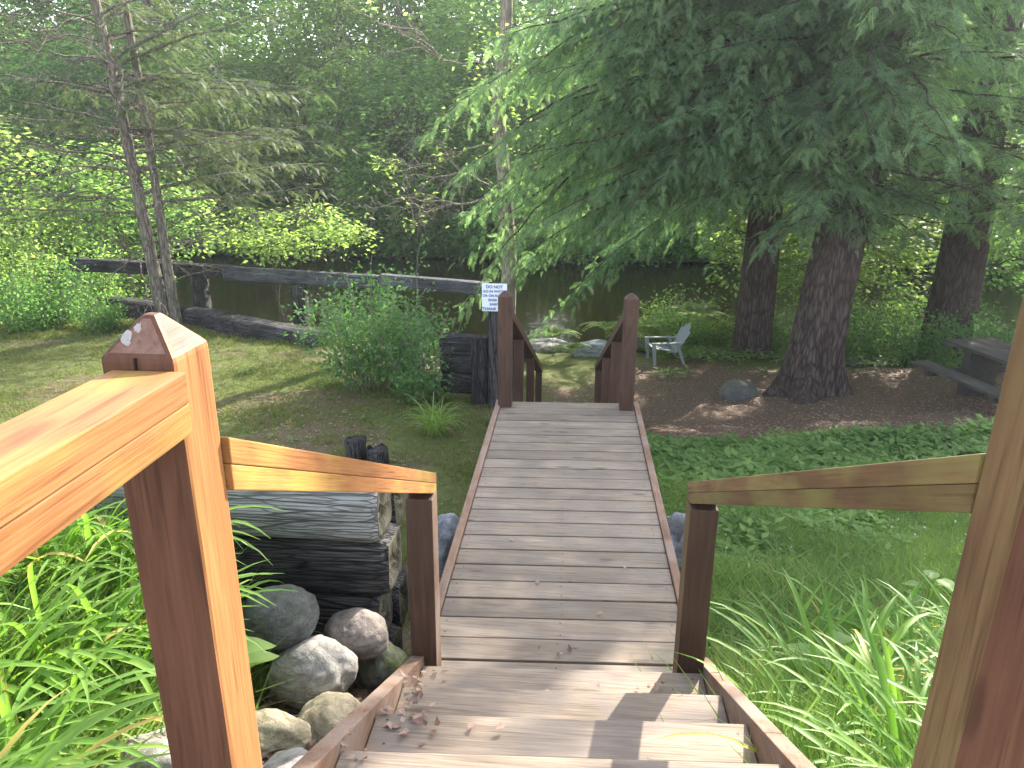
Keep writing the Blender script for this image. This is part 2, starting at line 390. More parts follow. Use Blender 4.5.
def rail(name, a, b, wd, ht, mat, parent, base, bev=.0022, split=True):
    """stacked double rail: cap board on a lower board; the mesh runs along its own Y so the grain does too"""
    a, b = Vector(a), Vector(b); c0 = (a+b)/2; ey = (b-a).normalized(); ex = ey.cross(Vector((0, 0, 1))).normalized(); ez = ex.cross(ey)
    R3 = Matrix((ex, ey, ez)).transposed(); Ri = R3.inverted()
    lay = [(0, ht/2-.0005, wd), (-ht/2, ht/2-.0005, wd-.0015)] if split else [(-ht/2, ht, wd)]
    for dz, hh, ww in lay:
        bm = bmesh.new(); off = Vector((0, 0, dz+(hh/2 if split else ht/2)))
        hexa(bm, [Ri@(p-c0) for p in beam_corners(a+off, b+off, ww, hh)], bev)
        o = from_bm(name, bm, mat, parent)
        o.matrix_local = Matrix.Translation(c0-Vector(base))@R3.to_4x4()
m_endg = wood('post_end_grain', [(.3, (.11, .045, .03)), (.5, (.20, .095, .065)), (.72, (.30, .17, .125))], 1, .8, .8, grey=(.28, .23, .2), greyamt=.3, bs=1.0)
lr = thing('handrail', (-.5, 1.6, 0), 'orange stained wooden handrail on the left of the near steps', 'handrail'); lb = (-.5, 1.6, 0)
post('post', -.503, .880, .60, 1.705, .092, m_redz, lr, lb, .045, lean=-.012, mat2=m_endg, mat3=m_orgz)  # orange on the sunward face; shade of the other faces is painted in
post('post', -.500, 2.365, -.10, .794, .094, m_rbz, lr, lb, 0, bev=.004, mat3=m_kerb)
rail('rail', (-.503, .928, 1.530), (-.500, 2.42, .810), .090, .080, m_orgy, lr, lb)
rail('rail', (-.500, -.6, 1.652), (-.500, .832, 1.652), .092, .078, m_orgy, lr, lb)
bm = bmesh.new()
for dx, dy, dz, rr in ((-.010, -.0205, .0076, .0062), (-.021, -.0285, -.0018, .0085), (-.017, -.033, -.0065, .0055)):
    bmesh.ops.create_icosphere(bm, subdivisions=3, radius=rr, matrix=Matrix.Translation((dx, dy, dz))@Matrix.Rotation(.87, 4, 'X')@Matrix.Diagonal((.75, 1.15, .12, 1)))
for v in bm.verts: v.co += Vector((noise.noise(v.co*300), noise.noise(v.co*300+Vector((5, 0, 0))), 0))*.0022
m_lich = NT('pale_lichen').surf((.36, .33, .31), .9)
from_bm('lichen_patch', bm, m_lich, lr, Vector((-.513, .880, 1.728))-Vector(lb), smooth=True)
bm = bmesh.new(); hexa(bm, boxc(-.0012, .0012, -.002, .002, -.10, .03), 0)
m_crk = NT('crack').surf((.02, .012, .01), .95)
from_bm('crack', bm, m_crk, lr, Vector((-.516, .8335, 1.675))-Vector(lb))
rr_ = thing('handrail', (.5, 1.6, 0), 'greenish brown wooden handrail on the right of the near steps', 'handrail'); rb = (.5, 1.6, 0)
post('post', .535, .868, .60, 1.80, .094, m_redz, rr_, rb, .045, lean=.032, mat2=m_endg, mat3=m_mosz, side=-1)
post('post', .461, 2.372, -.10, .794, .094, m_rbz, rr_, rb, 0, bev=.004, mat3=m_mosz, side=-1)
rail('rail', (.555, .917, 1.548), (.461, 2.425, .810), .090, .082, m_mossy, rr_, rb)
rail('rail', (.56, -.6, 1.700), (.56, .82, 1.700), .092, .078, m_mossy, rr_, rb)

# far flight
FS = .395
fs = thing('staircase', (0, 5.8, 0), 'far flight of steps dropping from the end of the footbridge to the river bank', 'staircase'); fb = (0, 5.8, 0)
for k in range(1, 13):
    z = -.155*k; y0 = 5.745+(k-1)*.395
    for q in range(2): board('tread_board', -.47, .43, y0+q*.175, y0+q*.175+.168, z-.037, z, m_tread, fs, fb, sh=0)
for x0 in (-.51, .435):
    bm = bmesh.new()
    hexa(bm, [Vector(p)-Vector(fb) for p in boxc(x0, x0+.04, 5.745, 10.5, -.32, -.05, 0, -FS)], .003)
    from_bm('stringer', bm, m_rby, fs, (0, 0, 0))
for sx, lab, dx in ((-.495, 'left dark brown handrail of the far steps with a tall pointed post', 0), (.445, 'right dark brown handrail of the far steps with a tall pointed post', 0)):
    hr = thing('handrail', (sx, 5.6, 0), lab, 'handrail'); hb = (sx, 5.6, 0)
    post('tall_post', sx, 5.62, -.02, .865, .105, m_rbz, hr, hb, .04, mat2=m_rbz)
    inx = .012 if sx < 0 else -.012
    for yy in ((6.9, 8.6, 10.45) if sx < 0 else (6.9, 8.3, 9.9)):
        zt = .72-.385*(yy-5.67)-.03
        post('post', sx+inx*(yy-5.6), yy, float(gz(sx, yy))-.1, zt, .092, m_rbz, hr, hb)
    ye = 10.52 if sx < 0 else 9.97
    rail('rail', (sx, 5.68, .72), (sx+inx*(ye-5.6), ye, .72-.385*(ye-5.68)), .10, .075, m_rby, hr, hb, split=False)

# ------------------------------------------------------------------ timbers
def timber(name, a, b, wd, ht, mat, endmat, parent, base, seed=0, amp=.012, kind=None):
    """weathered square timber: subdivided, rounded and eroded"""
    a, b = Vector(a), Vector(b); L = (b-a).length; ex = (b-a).normalized(); ey = Vector((0, 0, 1)).cross(ex).normalized(); ez = ex.cross(ey)
    c0 = (a+b)/2; nl = max(8, int(L/.035)); ns = 40
    V = []; F = []
    for i in range(nl+1):
        s = i/nl; x = (s-.5)*L; e = min(s, 1-s)*L; rd = 1-.10*max(0, 1-e/.05)**2
        for k in range(ns):
            th = 2*math.pi*k/ns; c, s_ = math.cos(th), math.sin(th)
            p = 6.0; r = (abs(c)**p+abs(s_)**p)**(-1/p)
            y, z = r*c*wd/2, r*s_*ht/2
            q = Vector((x*.6+seed*3.1, y*9+seed, z*9)); d = noise.noise(q)*amp+noise.noise(Vector((x*2.2, k*1.9, seed)))*amp*.5+max(0, noise.noise(Vector((x*1.1+seed, y*22, z*22)))-.2)*-amp*2
            V.append(((x), y*rd+d*c, z*rd+d*s_))
    for i in range(nl):
        for k in range(ns): F.append((i*ns+k, i*ns+(k+1) % ns, (i+1)*ns+(k+1) % ns, (i+1)*ns+k))
    me = bpy.data.meshes.new(name)
    n0 = len(V); rings = [.82, .6, .35, .12]; F2 = []; prev = {0: 0, 1: nl*ns}
    for side, sgn in ((0, -1), (1, 1)):
        basei = prev[side]; x0 = V[basei][0]
        for r in rings:
            nb_ = len(V)
            for k in range(ns):
                v = V[(0 if side == 0 else nl*ns)+k]; y, z = v[1]*r, v[2]*r
                dd = abs(noise.noise(Vector((y*14+seed, z*14, side*5))))*.11*(1.2-r)+noise.noise(Vector((y*40, z*40, seed)))*.014
                V.append((x0-sgn*dd*(1 if r < .8 else .3), y, z))
            for k in range(ns):
                q = (basei+k, basei+(k+1) % ns, nb_+(k+1) % ns, nb_+k)
                F2.append(q[::-1] if side == 0 else q)
            basei = nb_
        cen = len(V); V.append((x0-sgn*.03, 0, 0))
        for k in range(0, ns, 2): F2.append((basei+k, basei+k+1, basei+(k+2) % ns, cen) if side else (cen, basei+(k+2) % ns, basei+k+1, basei+k))
    me.from_pydata(V, [], F+F2); me.materials.append(mat); me.materials.append(endmat)
    me.polygons.foreach_set('material_index', [0]*len(F)+[1]*len(F2)); me.polygons.foreach_set('use_smooth', [True]*(len(F)+len(F2))); me.update()
    o = bpy.data.objects.new(name, me); R3 = Matrix((ex, ey, ez)).transposed().to_4x4()
    o.matrix_local = Matrix.Translation(c0-Vector(base))@R3
    return link(o, parent)
rw = thing('retaining_wall', (-1.5, 2.85, -.4), 'stack of rotting grey square timbers retaining the bank beside the steps', 'timber wall'); wb = (-1.5, 2.85, -.4)
H4 = [.505, .245, -.015, -.275]
for k, zc in enumerate(H4):
    timber('timber', (-3.4, 2.87, zc-.005), (-.725-(.03, .0, .05, .02)[k], 2.83+(.0, .02, .01, .03)[k], zc), .25, .262, m_timp if k == 0 else m_timx, m_timend, rw, wb, k+1, .016)
for k, zc in enumerate((.42, .16, -.10, -.36)):
    timber('timber', (-3.2, 3.10, zc-.005), (-.75-(.0, .03, .0, .04)[k], 3.08, zc), .21, .255, m_timx, m_timend, rw, wb, k+11, .016)
def piling(loc, h, r, label, group, seed):
    bm = bmesh.new(); bmesh.ops.create_cone(bm, cap_ends=True, segments=20, radius1=r, radius2=r*.96, depth=h, matrix=Matrix.Translation((0, 0, h/2-.25)))
    bmesh.ops.subdivide_edges(bm, edges=[e for e in bm.edges if abs(e.verts[0].co.z-e.verts[1].co.z) > .1], cuts=6)
    bmesh.ops.triangulate(bm, faces=[f for f in bm.faces if len(f.verts) > 4])
    for v in bm.verts:
        d = noise.noise(v.co*9+Vector((seed, 0, 0))); v.co.x *= 1+.25*d; v.co.y *= 1+.25*d
        if v.co.z > h-.27: v.co.z += .07*noise.noise(v.co*16+Vector((0, seed, 0)))
    from_bm('timber_stump', bm, m_timz, None, loc, True, label=label, cat='stump', group=group)
piling((-1.96, 6.42, float(gz(-1.96, 6.42))), .50, .10, 'taller left one of two split grey timber stumps on the lawn', 'timber stumps', 1)
piling((-1.74, 6.36, float(gz(-1.74, 6.36))), .42, .10, 'shorter right one of two split grey timber stumps on the lawn', 'timber stumps', 5)

# log edging and guard rail by the river
o = timber('square_log', (-8.6, 13.45, -.98), (-5.9, 12.25, -.97), .36, .34, m_timx, m_timend, None, (0, 0, 0), 21, .02)
o['label'] = 'dark rotting squared log at the left, below the two thin trunks'; o['category'] = 'log'
o = timber('square_log', (-5.85, 12.12, -.98), (-3.72, 11.05, -.99), .42, .36, m_timx, m_timend, None, (0, 0, 0), 27, .02)
o['label'] = 'grey cracked squared log lying at the lawn edge beside the shrub'; o['category'] = 'log'
gr = thing('guard_rail', (-6, 13, -1), 'grey square timber guard rail on posts in front of the river', 'guard rail'); gb = (-6, 13, -1)
timber('rail', (-8.9, 12.9, -.13), (-5.95, 13.02, -.24), .18, .23, m_timx, m_timend, gr, gb, 31, .01)
timber('rail', (-6.15, 13.0, -.25), (-3.4, 13.2, -.40), .20, .25, m_timm, m_timend, gr, gb, 32, .01)
timber('rail', (-3.4, 13.2, -.36), (-1.2, 13.3, -.52), .20, .23, m_timm, m_timend, gr, gb, 33, .01)
for xx, yy, zt in ((-6.6, 12.95, -.32), (-4.83, 13.07, -.42), (-1.35, 13.3, -.60)):
    timber('post', (xx, yy, float(gz(xx, yy))-.3), (xx+.001, yy, zt), .27, .25, m_timx, m_timend, gr, gb, int(40+xx), .01)
# timber wall under the sign
sw = thing('timber_wall', (-1.5, 8.4, -.9), 'low dark timber wall behind the white sign post at the shrub', 'timber wall'); swb = (-1.5, 8.4, -.9)
for k, zc in enumerate((-.27, -.50, -.73)):
    timber('timber', (-1.50, 8.52, zc), (-.80, 8.46, zc), .2, .23, m_timx, m_timend, sw, swb, 50+k, .012)
timber('upright', (-1.02, 8.33, -1.3), (-1.021, 8.33, -.13), .17, .2, m_timx, m_timend, sw, swb, 55, .01)
timber('upright', (-.72, 8.55, -1.6), (-.721, 8.55, -.10), .18, .18, m_timx, m_timend, sw, swb, 56, .01)
sg = thing('sign', (-.87, 8.2, -1), 'small white notice with lines of dark lettering on a grey post', 'sign'); sgb = (-.87, 8.2, -1)
post('sign_post', -.86, 8.22, -1.3, .51, .10, m_timz, sg, sgb)
bm = bmesh.new(); hexa(bm, boxc(-.137, .137, -.008, .008, -.152, .152), .002)
pan = from_bm('sign_panel', bm, NT('sign_white').surf((.72, .76, .84), .4), sg, Vector((-.838, 8.155, .355))-Vector(sgb))
m_ink = NT('sign_ink').surf((.07, .09, .22), .6)
def text(s, size, loc, mat, parent, ext=.001):
    cu = bpy.data.curves.new('lettering', 'FONT'); cu.body = s; cu.size = size; cu.align_x = 'CENTER'; cu.extrude = ext; cu.offset = .0008
    tmp = bpy.data.objects.new('tmp', cu); COL.objects.link(tmp); bpy.context.view_layer.update()
    me = bpy.data.meshes.new_from_object(tmp.evaluated_get(bpy.context.evaluated_depsgraph_get())); bpy.data.objects.remove(tmp)
    me.materials.clear(); me.materials.append(mat)
    o = bpy.data.objects.new('lettering', me); o.rotation_euler = (rad(90), 0, 0); o.location = loc; link(o, parent)
for k, (s, z) in enumerate((('DO NOT', .115), ('GO IN WATER', .068), ('OR ON ROCKS', .020), ('RIVER IS', -.028), ('SWIFT', -.076), ('THANK YOU', -.128))):
    text(s, .046 if k in (0, 5) else .038, (0, -.0105, z-.012), m_ink, pan)

# ------------------------------------------------------------------ rocks
def rockmat(name, a, b, moss=0.0, mossc=(.09, .11, .025)):
    t = NT(name); co = t.n('ShaderNodeTexCoord').outputs['Object']
    n1 = t.noise(co, 7, 8, .8, .7); n2 = t.noise(co, 60, 5, 0, .75)
    vn = t.ramp(t.noise(t.n('ShaderNodeMapping', {'Vector': co, 'Rotation': (.5, .3, 1.1), 'Scale': (3, 3, 16)}).outputs[0], 1.6, 4, 1.2), [(.44, (1, 1, 1)), (.5, (.62, .6, .58)), (.56, (1, 1, 1))])
    col = t.mix(t.ramp(n1, [(.35, (0, 0, 0)), (.65, (1, 1, 1))]), a, b)
    col = t.mix(t.ramp(n2, [(.35, (.35, .35, .35)), (.65, (0, 0, 0))]), col, tuple(x*.4 for x in a))
    col = t.mix(.8, col, vn, 'MULTIPLY')
    nz_ = t.n('ShaderNodeSeparateXYZ', {0: t.n('ShaderNodeNewGeometry').outputs['Normal']}).outputs[2]
    mf = t.math('MULTIPLY', t.ramp(t.math('ADD', t.math('MULTIPLY', nz_, .3), t.noise(co, 7, 5)), [(.55, (0, 0, 0)), (.8, (1, 1, 1))]), moss)
    col = t.mix(mf, col, mossc)
    return t.surf(col, .85, t.math('ADD', n1, t.math('MULTIPLY', n2, .5)), .8, .014, .3)
m_rk = [rockmat('rock_grey', (.20, .185, .165), (.42, .39, .35)), rockmat('rock_brown', (.17, .14, .12), (.31, .26, .22)), rockmat('rock_mossy', (.13, .13, .11), (.26, .26, .22), .8), rockmat('rock_pale', (.34, .28, .19), (.50, .43, .31), .15), rockmat('rock_blue', (.20, .215, .235), (.33, .35, .37), .1), rockmat('rock_dark', (.08, .08, .08), (.16, .16, .155), .2)]
def rock(x, y, z, sx, sy, sz, mi, label, seed, rz=0, rough=.12, flat=0.0, group=None, tilt=0, name='rock'):
    bm = bmesh.new(); bmesh.ops.create_icosphere(bm, subdivisions=5, radius=1)
    for v in bm.verts:
        p = v.co.copy(); n = p.normalized()
        d = noise.noise(n*1.3+Vector((seed*5.1, 0, 0)))*rough*2+noise.noise(n*3.5+Vector((0, seed*3, 0)))*rough*.7+noise.noise(n*9+Vector((seed, 0, 0)))*rough*.22-max(0, .06-abs(noise.noise(n*2.3+Vector((seed*2.7, seed, 0)))))*rough*3.2+noise.noise(n*22+Vector((seed, 3, 0)))*rough*.10
        # flatten facets
        if flat:
            for q in range(5):
                f = Vector((math.sin(seed*7+q*2.1), math.cos(seed*3+q*1.7), math.sin(q*3.3+seed)*.7)).normalized()
                dt = n.dot(f)
                if dt > 1-flat*.5: d -= (dt-(1-flat*.5))*.9
        v.co = n*(1+d); v.co.x *= sx; v.co.y *= sy; v.co.z *= sz
    o = from_bm(name, bm, m_rk[mi], None, (x, y, z), True, label=label, cat='rock', group=group)
    o.rotation_euler = (tilt, 0, rz); return o
G1 = 'round stones piled beside the near steps'
rock(-1.08, 2.42, .225, .145, .12, .12, 5, 'dark grey round boulder highest on the pile, behind the broad leaves', 1, .3, .08, group=G1)
rock(-.925, 2.33, .055, .155, .13, .13, 0, 'big pale grey ridged boulder in the middle of the stone pile', 2, .2, .07, group=G1)
rock(-.83, 2.56, .065, .135, .11, .095, 1, 'smooth brown egg shaped stone in front of the timber wall', 3, -.2, .07, group=G1)
rock(-.755, 2.62, -.13, .12, .11, .10, 2, 'greenish mossy stone wedged low against the stringer', 4, .4, .1, group=G1)
rock(-.79, 2.08, .03, .13, .13, .08, 3, 'broken pale tan slab of stone above the leaf litter', 5, .5, .1, .5, group=G1, tilt=.3)
rock(-.665, 2.24, -.09, .07, .12, .085, 2, 'small yellow green mossy stone touching the stringer', 6, .1, .12, group=G1)
rock(-.93, 1.95, .115, .14, .09, .05, 3, 'thin flat tan stone shelf under the grey boulder', 7, -.3, .1, .5, group=G1, tilt=.1)
rock(-.76, 1.66, .17, .13, .14, .10, 0, 'grey stone at the bottom edge beside the orange post', 8, .3, .1, group=G1)
rock(-1.10, 1.62, .27, .20, .13, .10, 0, 'wide flat grey stone beneath the lily leaves', 9, .1, .09, group=G1)
rock(-.655, 3.78, -.27, .16, .17, .24, 4, 'pale blue grey block of stone left of the footbridge', 12, .2, .13, .7, group='abutment stones beside the footbridge')
rock(-.68, 3.42, -.52, .13, .15, .14, 4, 'lower grey stone under the left edge of the footbridge', 13, .2, .13, .6, group='abutment stones beside the footbridge')
rock(.68, 3.98, -.27, .17, .16, .22, 4, 'pale blue grey block of stone right of the footbridge', 14, .5, .12, .7, group='abutment stones beside the footbridge')
rock(2.80, 12.2, -1.98, .33, .27, .26, 5, 'smooth dark dome shaped boulder left of the big hemlock trunk', 15, 0, .03)
RG = 'rocks along the river bank'
rock(.55, 15.2, -2.12, .62, .3, .22, 4, 'long slanting grey rock at the water edge beyond the far steps', 16, .35, .2, .6, group=RG)
rock(-.45, 15.6, -2.15, .5, .3, .2, 0, 'flat pale rock at the left end of the river bank rocks', 17, -.1, .15, .5, group=RG)
rock(-1.0, 14.6, -2.05, .3, .3, .28, 5, 'dark rock just left of the far steps by the water', 18, 0, .15, .5, group=RG)
rock(1.3, 15.7, -2.15, .5, .3, .25, 5, 'dark rock behind the right far handrail post', 19, .2, .15, .5, group=RG)
rb2 = [(2.75, 15.9, .28, 3), (3.25, 15.7, .22, 0), (4.0, 15.9, .25, 4), (4.7, 15.7, .2, 3), (5.6, 14.7, .28, 5), (7.2, 15.0, .3, 0), (8.0, 14.6, .26, 4)]
lb2 = ['tan stone nearest the back of the chair', 'small grey stone second from the chair', 'pale stone at the foot of the middle hemlock', 'small tan stone left of the big trunk', 'dark stone in the shade right of the big trunk', 'grey stone in the bushes behind the picnic bench', 'pale stone hidden in leaves beside the picnic table']
for k, (x, y, s, mi) in enumerate(rb2): rock(x, y, float(gz(x, y))+s*.15, s*1.2, s*.8, s*.55, mi, lb2[k], 20+k, k, .15, .5, group=RG)

# ------------------------------------------------------------------ picnic table and chair
AX = Vector((.24, -.97, 0)).normalized(); rzt = math.atan2(AX.y, AX.x)
tz = float(gz(6.1, 10.9))
pt = thing('picnic_table', (6.02, 10.38, tz-.0), 'old weathered picnic table with slab legs in the shade at the right edge', 'picnic table', rz=rzt)
def lb_(name, x0, x1, y0, y1, z0, z1, m=m_tabley, par=pt, bev=.006):
    bm = bmesh.new(); hexa(bm, boxc(x0, x1, y0, y1, z0, z1), bev); return from_bm(name, bm, m, par, (0, 0, 0))
for q in range(4): lb_('tabletop_board', -.95, .95, -.40+q*.203, -.40+q*.203+.195, .71, .76)
for sg_ in (-1, 1):
    lb_('bench', -.95, .95, sg_*.72-.14, sg_*.72+.14, .41, .455)
    lb_('leg', sg_*.62-.07, sg_*.62+.07, -.24, .24, 0, .705)
    lb_('cross_beam', sg_*.62-.045, sg_*.62+.045, -.85, -.245, .33, .408); lb_('cross_beam', sg_*.62-.045, sg_*.62+.045, .245, .85, .33, .408)
m_pl = NT('grey_plastic').surf((.24, .25, .27), .5)
cz = float(gz(1.85, 14.75))
ch = thing('garden_chair', (1.85, 14.75, cz-.01), 'grey plastic garden chair with slanted back standing near the water', 'chair', rz=rad(190)); ch.scale = (.9, .9, .9)
def chp(name, polys, m=m_pl):
    bm = bmesh.new()
    for c in polys: hexa(bm, [Vector(p) for p in c], .004)
    return from_bm(name, bm, m, ch, (0, 0, 0))
def quadbar(p0, p1, w0, w1, th):   # slab lying between two xz points spanning w in y
    (x0, z0), (x1, z1) = p0, p1; dx, dz = x1-x0, z1-z0; l = math.hypot(dx, dz); nx_, nz2 = -dz/l*th, dx/l*th
    return lambda y0, y1: [(x0, y0, z0), (x0, y1, z0), (x1, y1*w1/w0 if w0 else y1, z1), (x1, y0*w1/w0, z1), (x0+nx_, y0, z0+nz2), (x0+nx_, y1, z0+nz2), (x1+nx_, y1*w1/w0, z1+nz2), (x1+nx_, y0*w1/w0, z1+nz2)]
seat = [quadbar((-.22+.092*k, .27+.018*k), (-.22+.092*k+.082, .27+.018*k+.016), 1, 1, .022)(-.25, .25) for k in range(6)]
chp('seat', seat)
backp = []
for k in range(5):
    yc = (k-2)*.094; top = .86-.028*(k-2)**2
    f = (top-.26)/.60
    backp.append(quadbar((-.20, .26), (-.20-.33*f, .26+.60*f), 1, 1.28, .02)(yc-.041, yc+.041))
chp('backrest', backp)
for s_ in (-1, 1):
    y0, y1 = (.25, .33) if s_ > 0 else (-.33, -.25)
    chp('armrest', [boxc(-.34, .36, y0-.01*0, y1, .49, .515)])
    chp('front_leg', [[(.24, y0+.01, 0), (.29, y0+.01, 0), (.29, y1-.02, 0), (.24, y1-.02, 0), (.27, y0+.01, .489), (.35, y0+.01, .489), (.35, y1-.02, .489), (.27, y1-.02, .489)]])
    chp('rear_leg', [[(-.42, y0+.01, 0), (-.36, y0+.01, 0), (-.36, y1-.03, 0), (-.42, y1-.03, 0), (-.24, y0+.01, .489), (-.17, y0+.01, .489), (-.17, y1-.03, .489), (-.24, y1-.03, .489)]])

# ------------------------------------------------------------------ plant materials and templates
def bark(name, a, b, s=1.0, vs=14):
    t = NT(name); co = t.n('ShaderNodeTexCoord').outputs['Object']
    mp = t.n('ShaderNodeMapping', {'Vector': co, 'Scale': (vs*s, vs*s, 2.6*s)}).outputs[0]
    n1 = t.noise(mp, 1, 6, .8, .65); vv = t.n('ShaderNodeTexVoronoi', {'Vector': mp, 'Scale': 1.3}, feature='DISTANCE_TO_EDGE').outputs[0]
    f = t.math('MULTIPLY', n1, t.ramp(vv, [(0, (.5, .5, .5)), (.25, (1, 1, 1))]))
    col = t.ramp(f, [(.25, a), (.6, b)])
    return t.surf(col, .95, f, 1.0, .03, .1)
m_bark = bark('hemlock_bark', (.035, .024, .022), (.125, .095, .085))
m_barkl = bark('grey_bark', (.10, .085, .07), (.30, .26, .21), 1.2)
m_twig = NT('dead_twig').surf((.20, .175, .15), .9)
m_twigd = NT('dark_twig').surf((.07, .055, .045), .9)
m_hem = leafmat('hemlock_needles', (.055, .11, .065), (.19, .28, .15), .48, tb=1.3)
m_heml = leafmat('olive_needles', (.045, .070, .038), (.13, .16, .085), .38)
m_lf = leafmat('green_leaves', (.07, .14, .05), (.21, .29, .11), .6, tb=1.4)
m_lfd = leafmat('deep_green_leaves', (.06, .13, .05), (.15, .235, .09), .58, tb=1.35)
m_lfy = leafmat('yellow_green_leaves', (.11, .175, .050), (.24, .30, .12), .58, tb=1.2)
m_shrub = leafmat('shrub_leaves', (.065, .15, .05), (.14, .25, .09), .38)
m_lily = leafmat('lily_blades', (.085, .19, .03), (.20, .32, .06), .42, .3, tip=(.42, .33, .10))
m_grass = leafmat('grass_blades', (.10, .17, .05), (.22, .30, .09), .5, tb=1.25, tip=(.30, .25, .13))
m_grassl = leafmat('thin_lawn_blades', (.09, .13, .035), (.18, .19, .07), .35, tip=(.30, .22, .14))
m_weed = leafmat('ground_weeds', (.10, .175, .06), (.25, .35, .13), .5, tb=1.25)
m_dead = leafmat('dead_leaves', (.13, .075, .05), (.36, .25, .20), .15)
m_white = NT('white_petals').surf((.75, .76, .72), .7)

LT = np.array([[0, 0, 0], [.42, .27, .07], [1, 0, -.10], [.5, 0, 0], [.42, -.27, .07]]); LF = np.array([[0, 3, 2, 1], [0, 4, 2, 3]])
LT1 = np.array([[0, 0, 0], [.45, .30, .05], [1, 0, -.06], [.45, -.30, .05]]); LF1 = np.array([[0, 1, 2, 3]])
def frond_template(n=8, w=.055, l=.42):
    V = []; F = []
    def q(a, d, ln, wd):
        a = np.array(a); d = np.array(d)/np.linalg.norm(d); s = np.array([-d[1], d[0], 0])
        k = len(V); V.extend([a, a+d*ln*.5+s*wd, a+d*ln-np.array([0, 0, .06*ln]), a+d*ln*.5-s*wd]); F.append([k, k+1, k+2, k+3])
    for i in range(n):
        t_ = (i+.4)/n; z = -.14*t_*t_
        for sg_ in (1, -1): q((t_*.92, 0, z), (.62, sg_*.78, -.12), l*(1-t_)**.75+.07, w*(1-.4*t_))
    q((0, 0, 0), (1, 0, -.12), 1.02, .025)
    return np.array(V), np.array(F)
FT, FF = frond_template(11, .024, .24)
FT2, FF2 = frond_template(7, .04, .27)
def fib(rngl, n): return unit(rngl.normal(size=(n, 3)))

def twigwork(acc, start, d, L, r, depth, g, wig=.5, t=.5, tips=None):
    d = np.array(d, float); d /= np.linalg.norm(d)+1e-9
    n = max(3, int(L/.09)); pts = [np.array(start, float)]; dd = d.copy()
    for k in range(n):
        dd = dd+g.normal(size=3)*wig*.45; dd = dd*.85+d*.15; dd /= np.linalg.norm(dd); pts.append(pts[-1]+dd*L/n)
    acc.tube(pts, np.linspace(r, r*.35, n+1), 4, t)
    if tips is not None: tips.append(pts[-1])
    if depth > 0:
        for k in range(g.integers(3, 6)):
            i = g.integers(max(1, n//4), n+1); nd = dd*0+d+g.normal(size=3)*.75
            twigwork(acc, pts[i], nd, L*g.uniform(.35, .6), r*.55, depth-1, g, wig, t, tips)

def trunk_tube(acc, pts, rr, seg=20, roots=0.0, seed=0):
    pts = np.asarray(pts, float); n = 40; s = np.linspace(0, 1, n)**1.4
    tt = np.linspace(0, 1, len(pts)); P3 = np.stack([np.interp(s, tt, pts[:, k]) for k in range(3)], 1); R1 = np.interp(s, tt, rr)
    th = np.arange(seg)*2*np.pi/seg
    V = []
    for k in range(n):
        hgt = P3[k, 2]-P3[0, 2]
        fl = roots*math.exp(-hgt/.38)
        w_ = 1+.06*np.sin(th*5+seed+hgt*.8)+.04*np.sin(th*9+seed*2-hgt)+fl*(.75+.55*np.sin(th*5+seed)+.3*np.sin(th*3+seed*1.7))
        V.append(np.stack([P3[k, 0]+R1[k]*w_*np.cos(th), P3[k, 1]+R1[k]*w_*np.sin(th), np.full(seg, P3[k, 2])], 1))
    i, j = np.meshgrid(np.arange(n-1), np.arange(seg), indexing='ij'); j2 = (j+1) % seg
    acc.add(np.concatenate(V), np.stack([i*seg+j, i*seg+j2, (i+1)*seg+j2, (i+1)*seg+j], -1).reshape(-1, 4), .5)

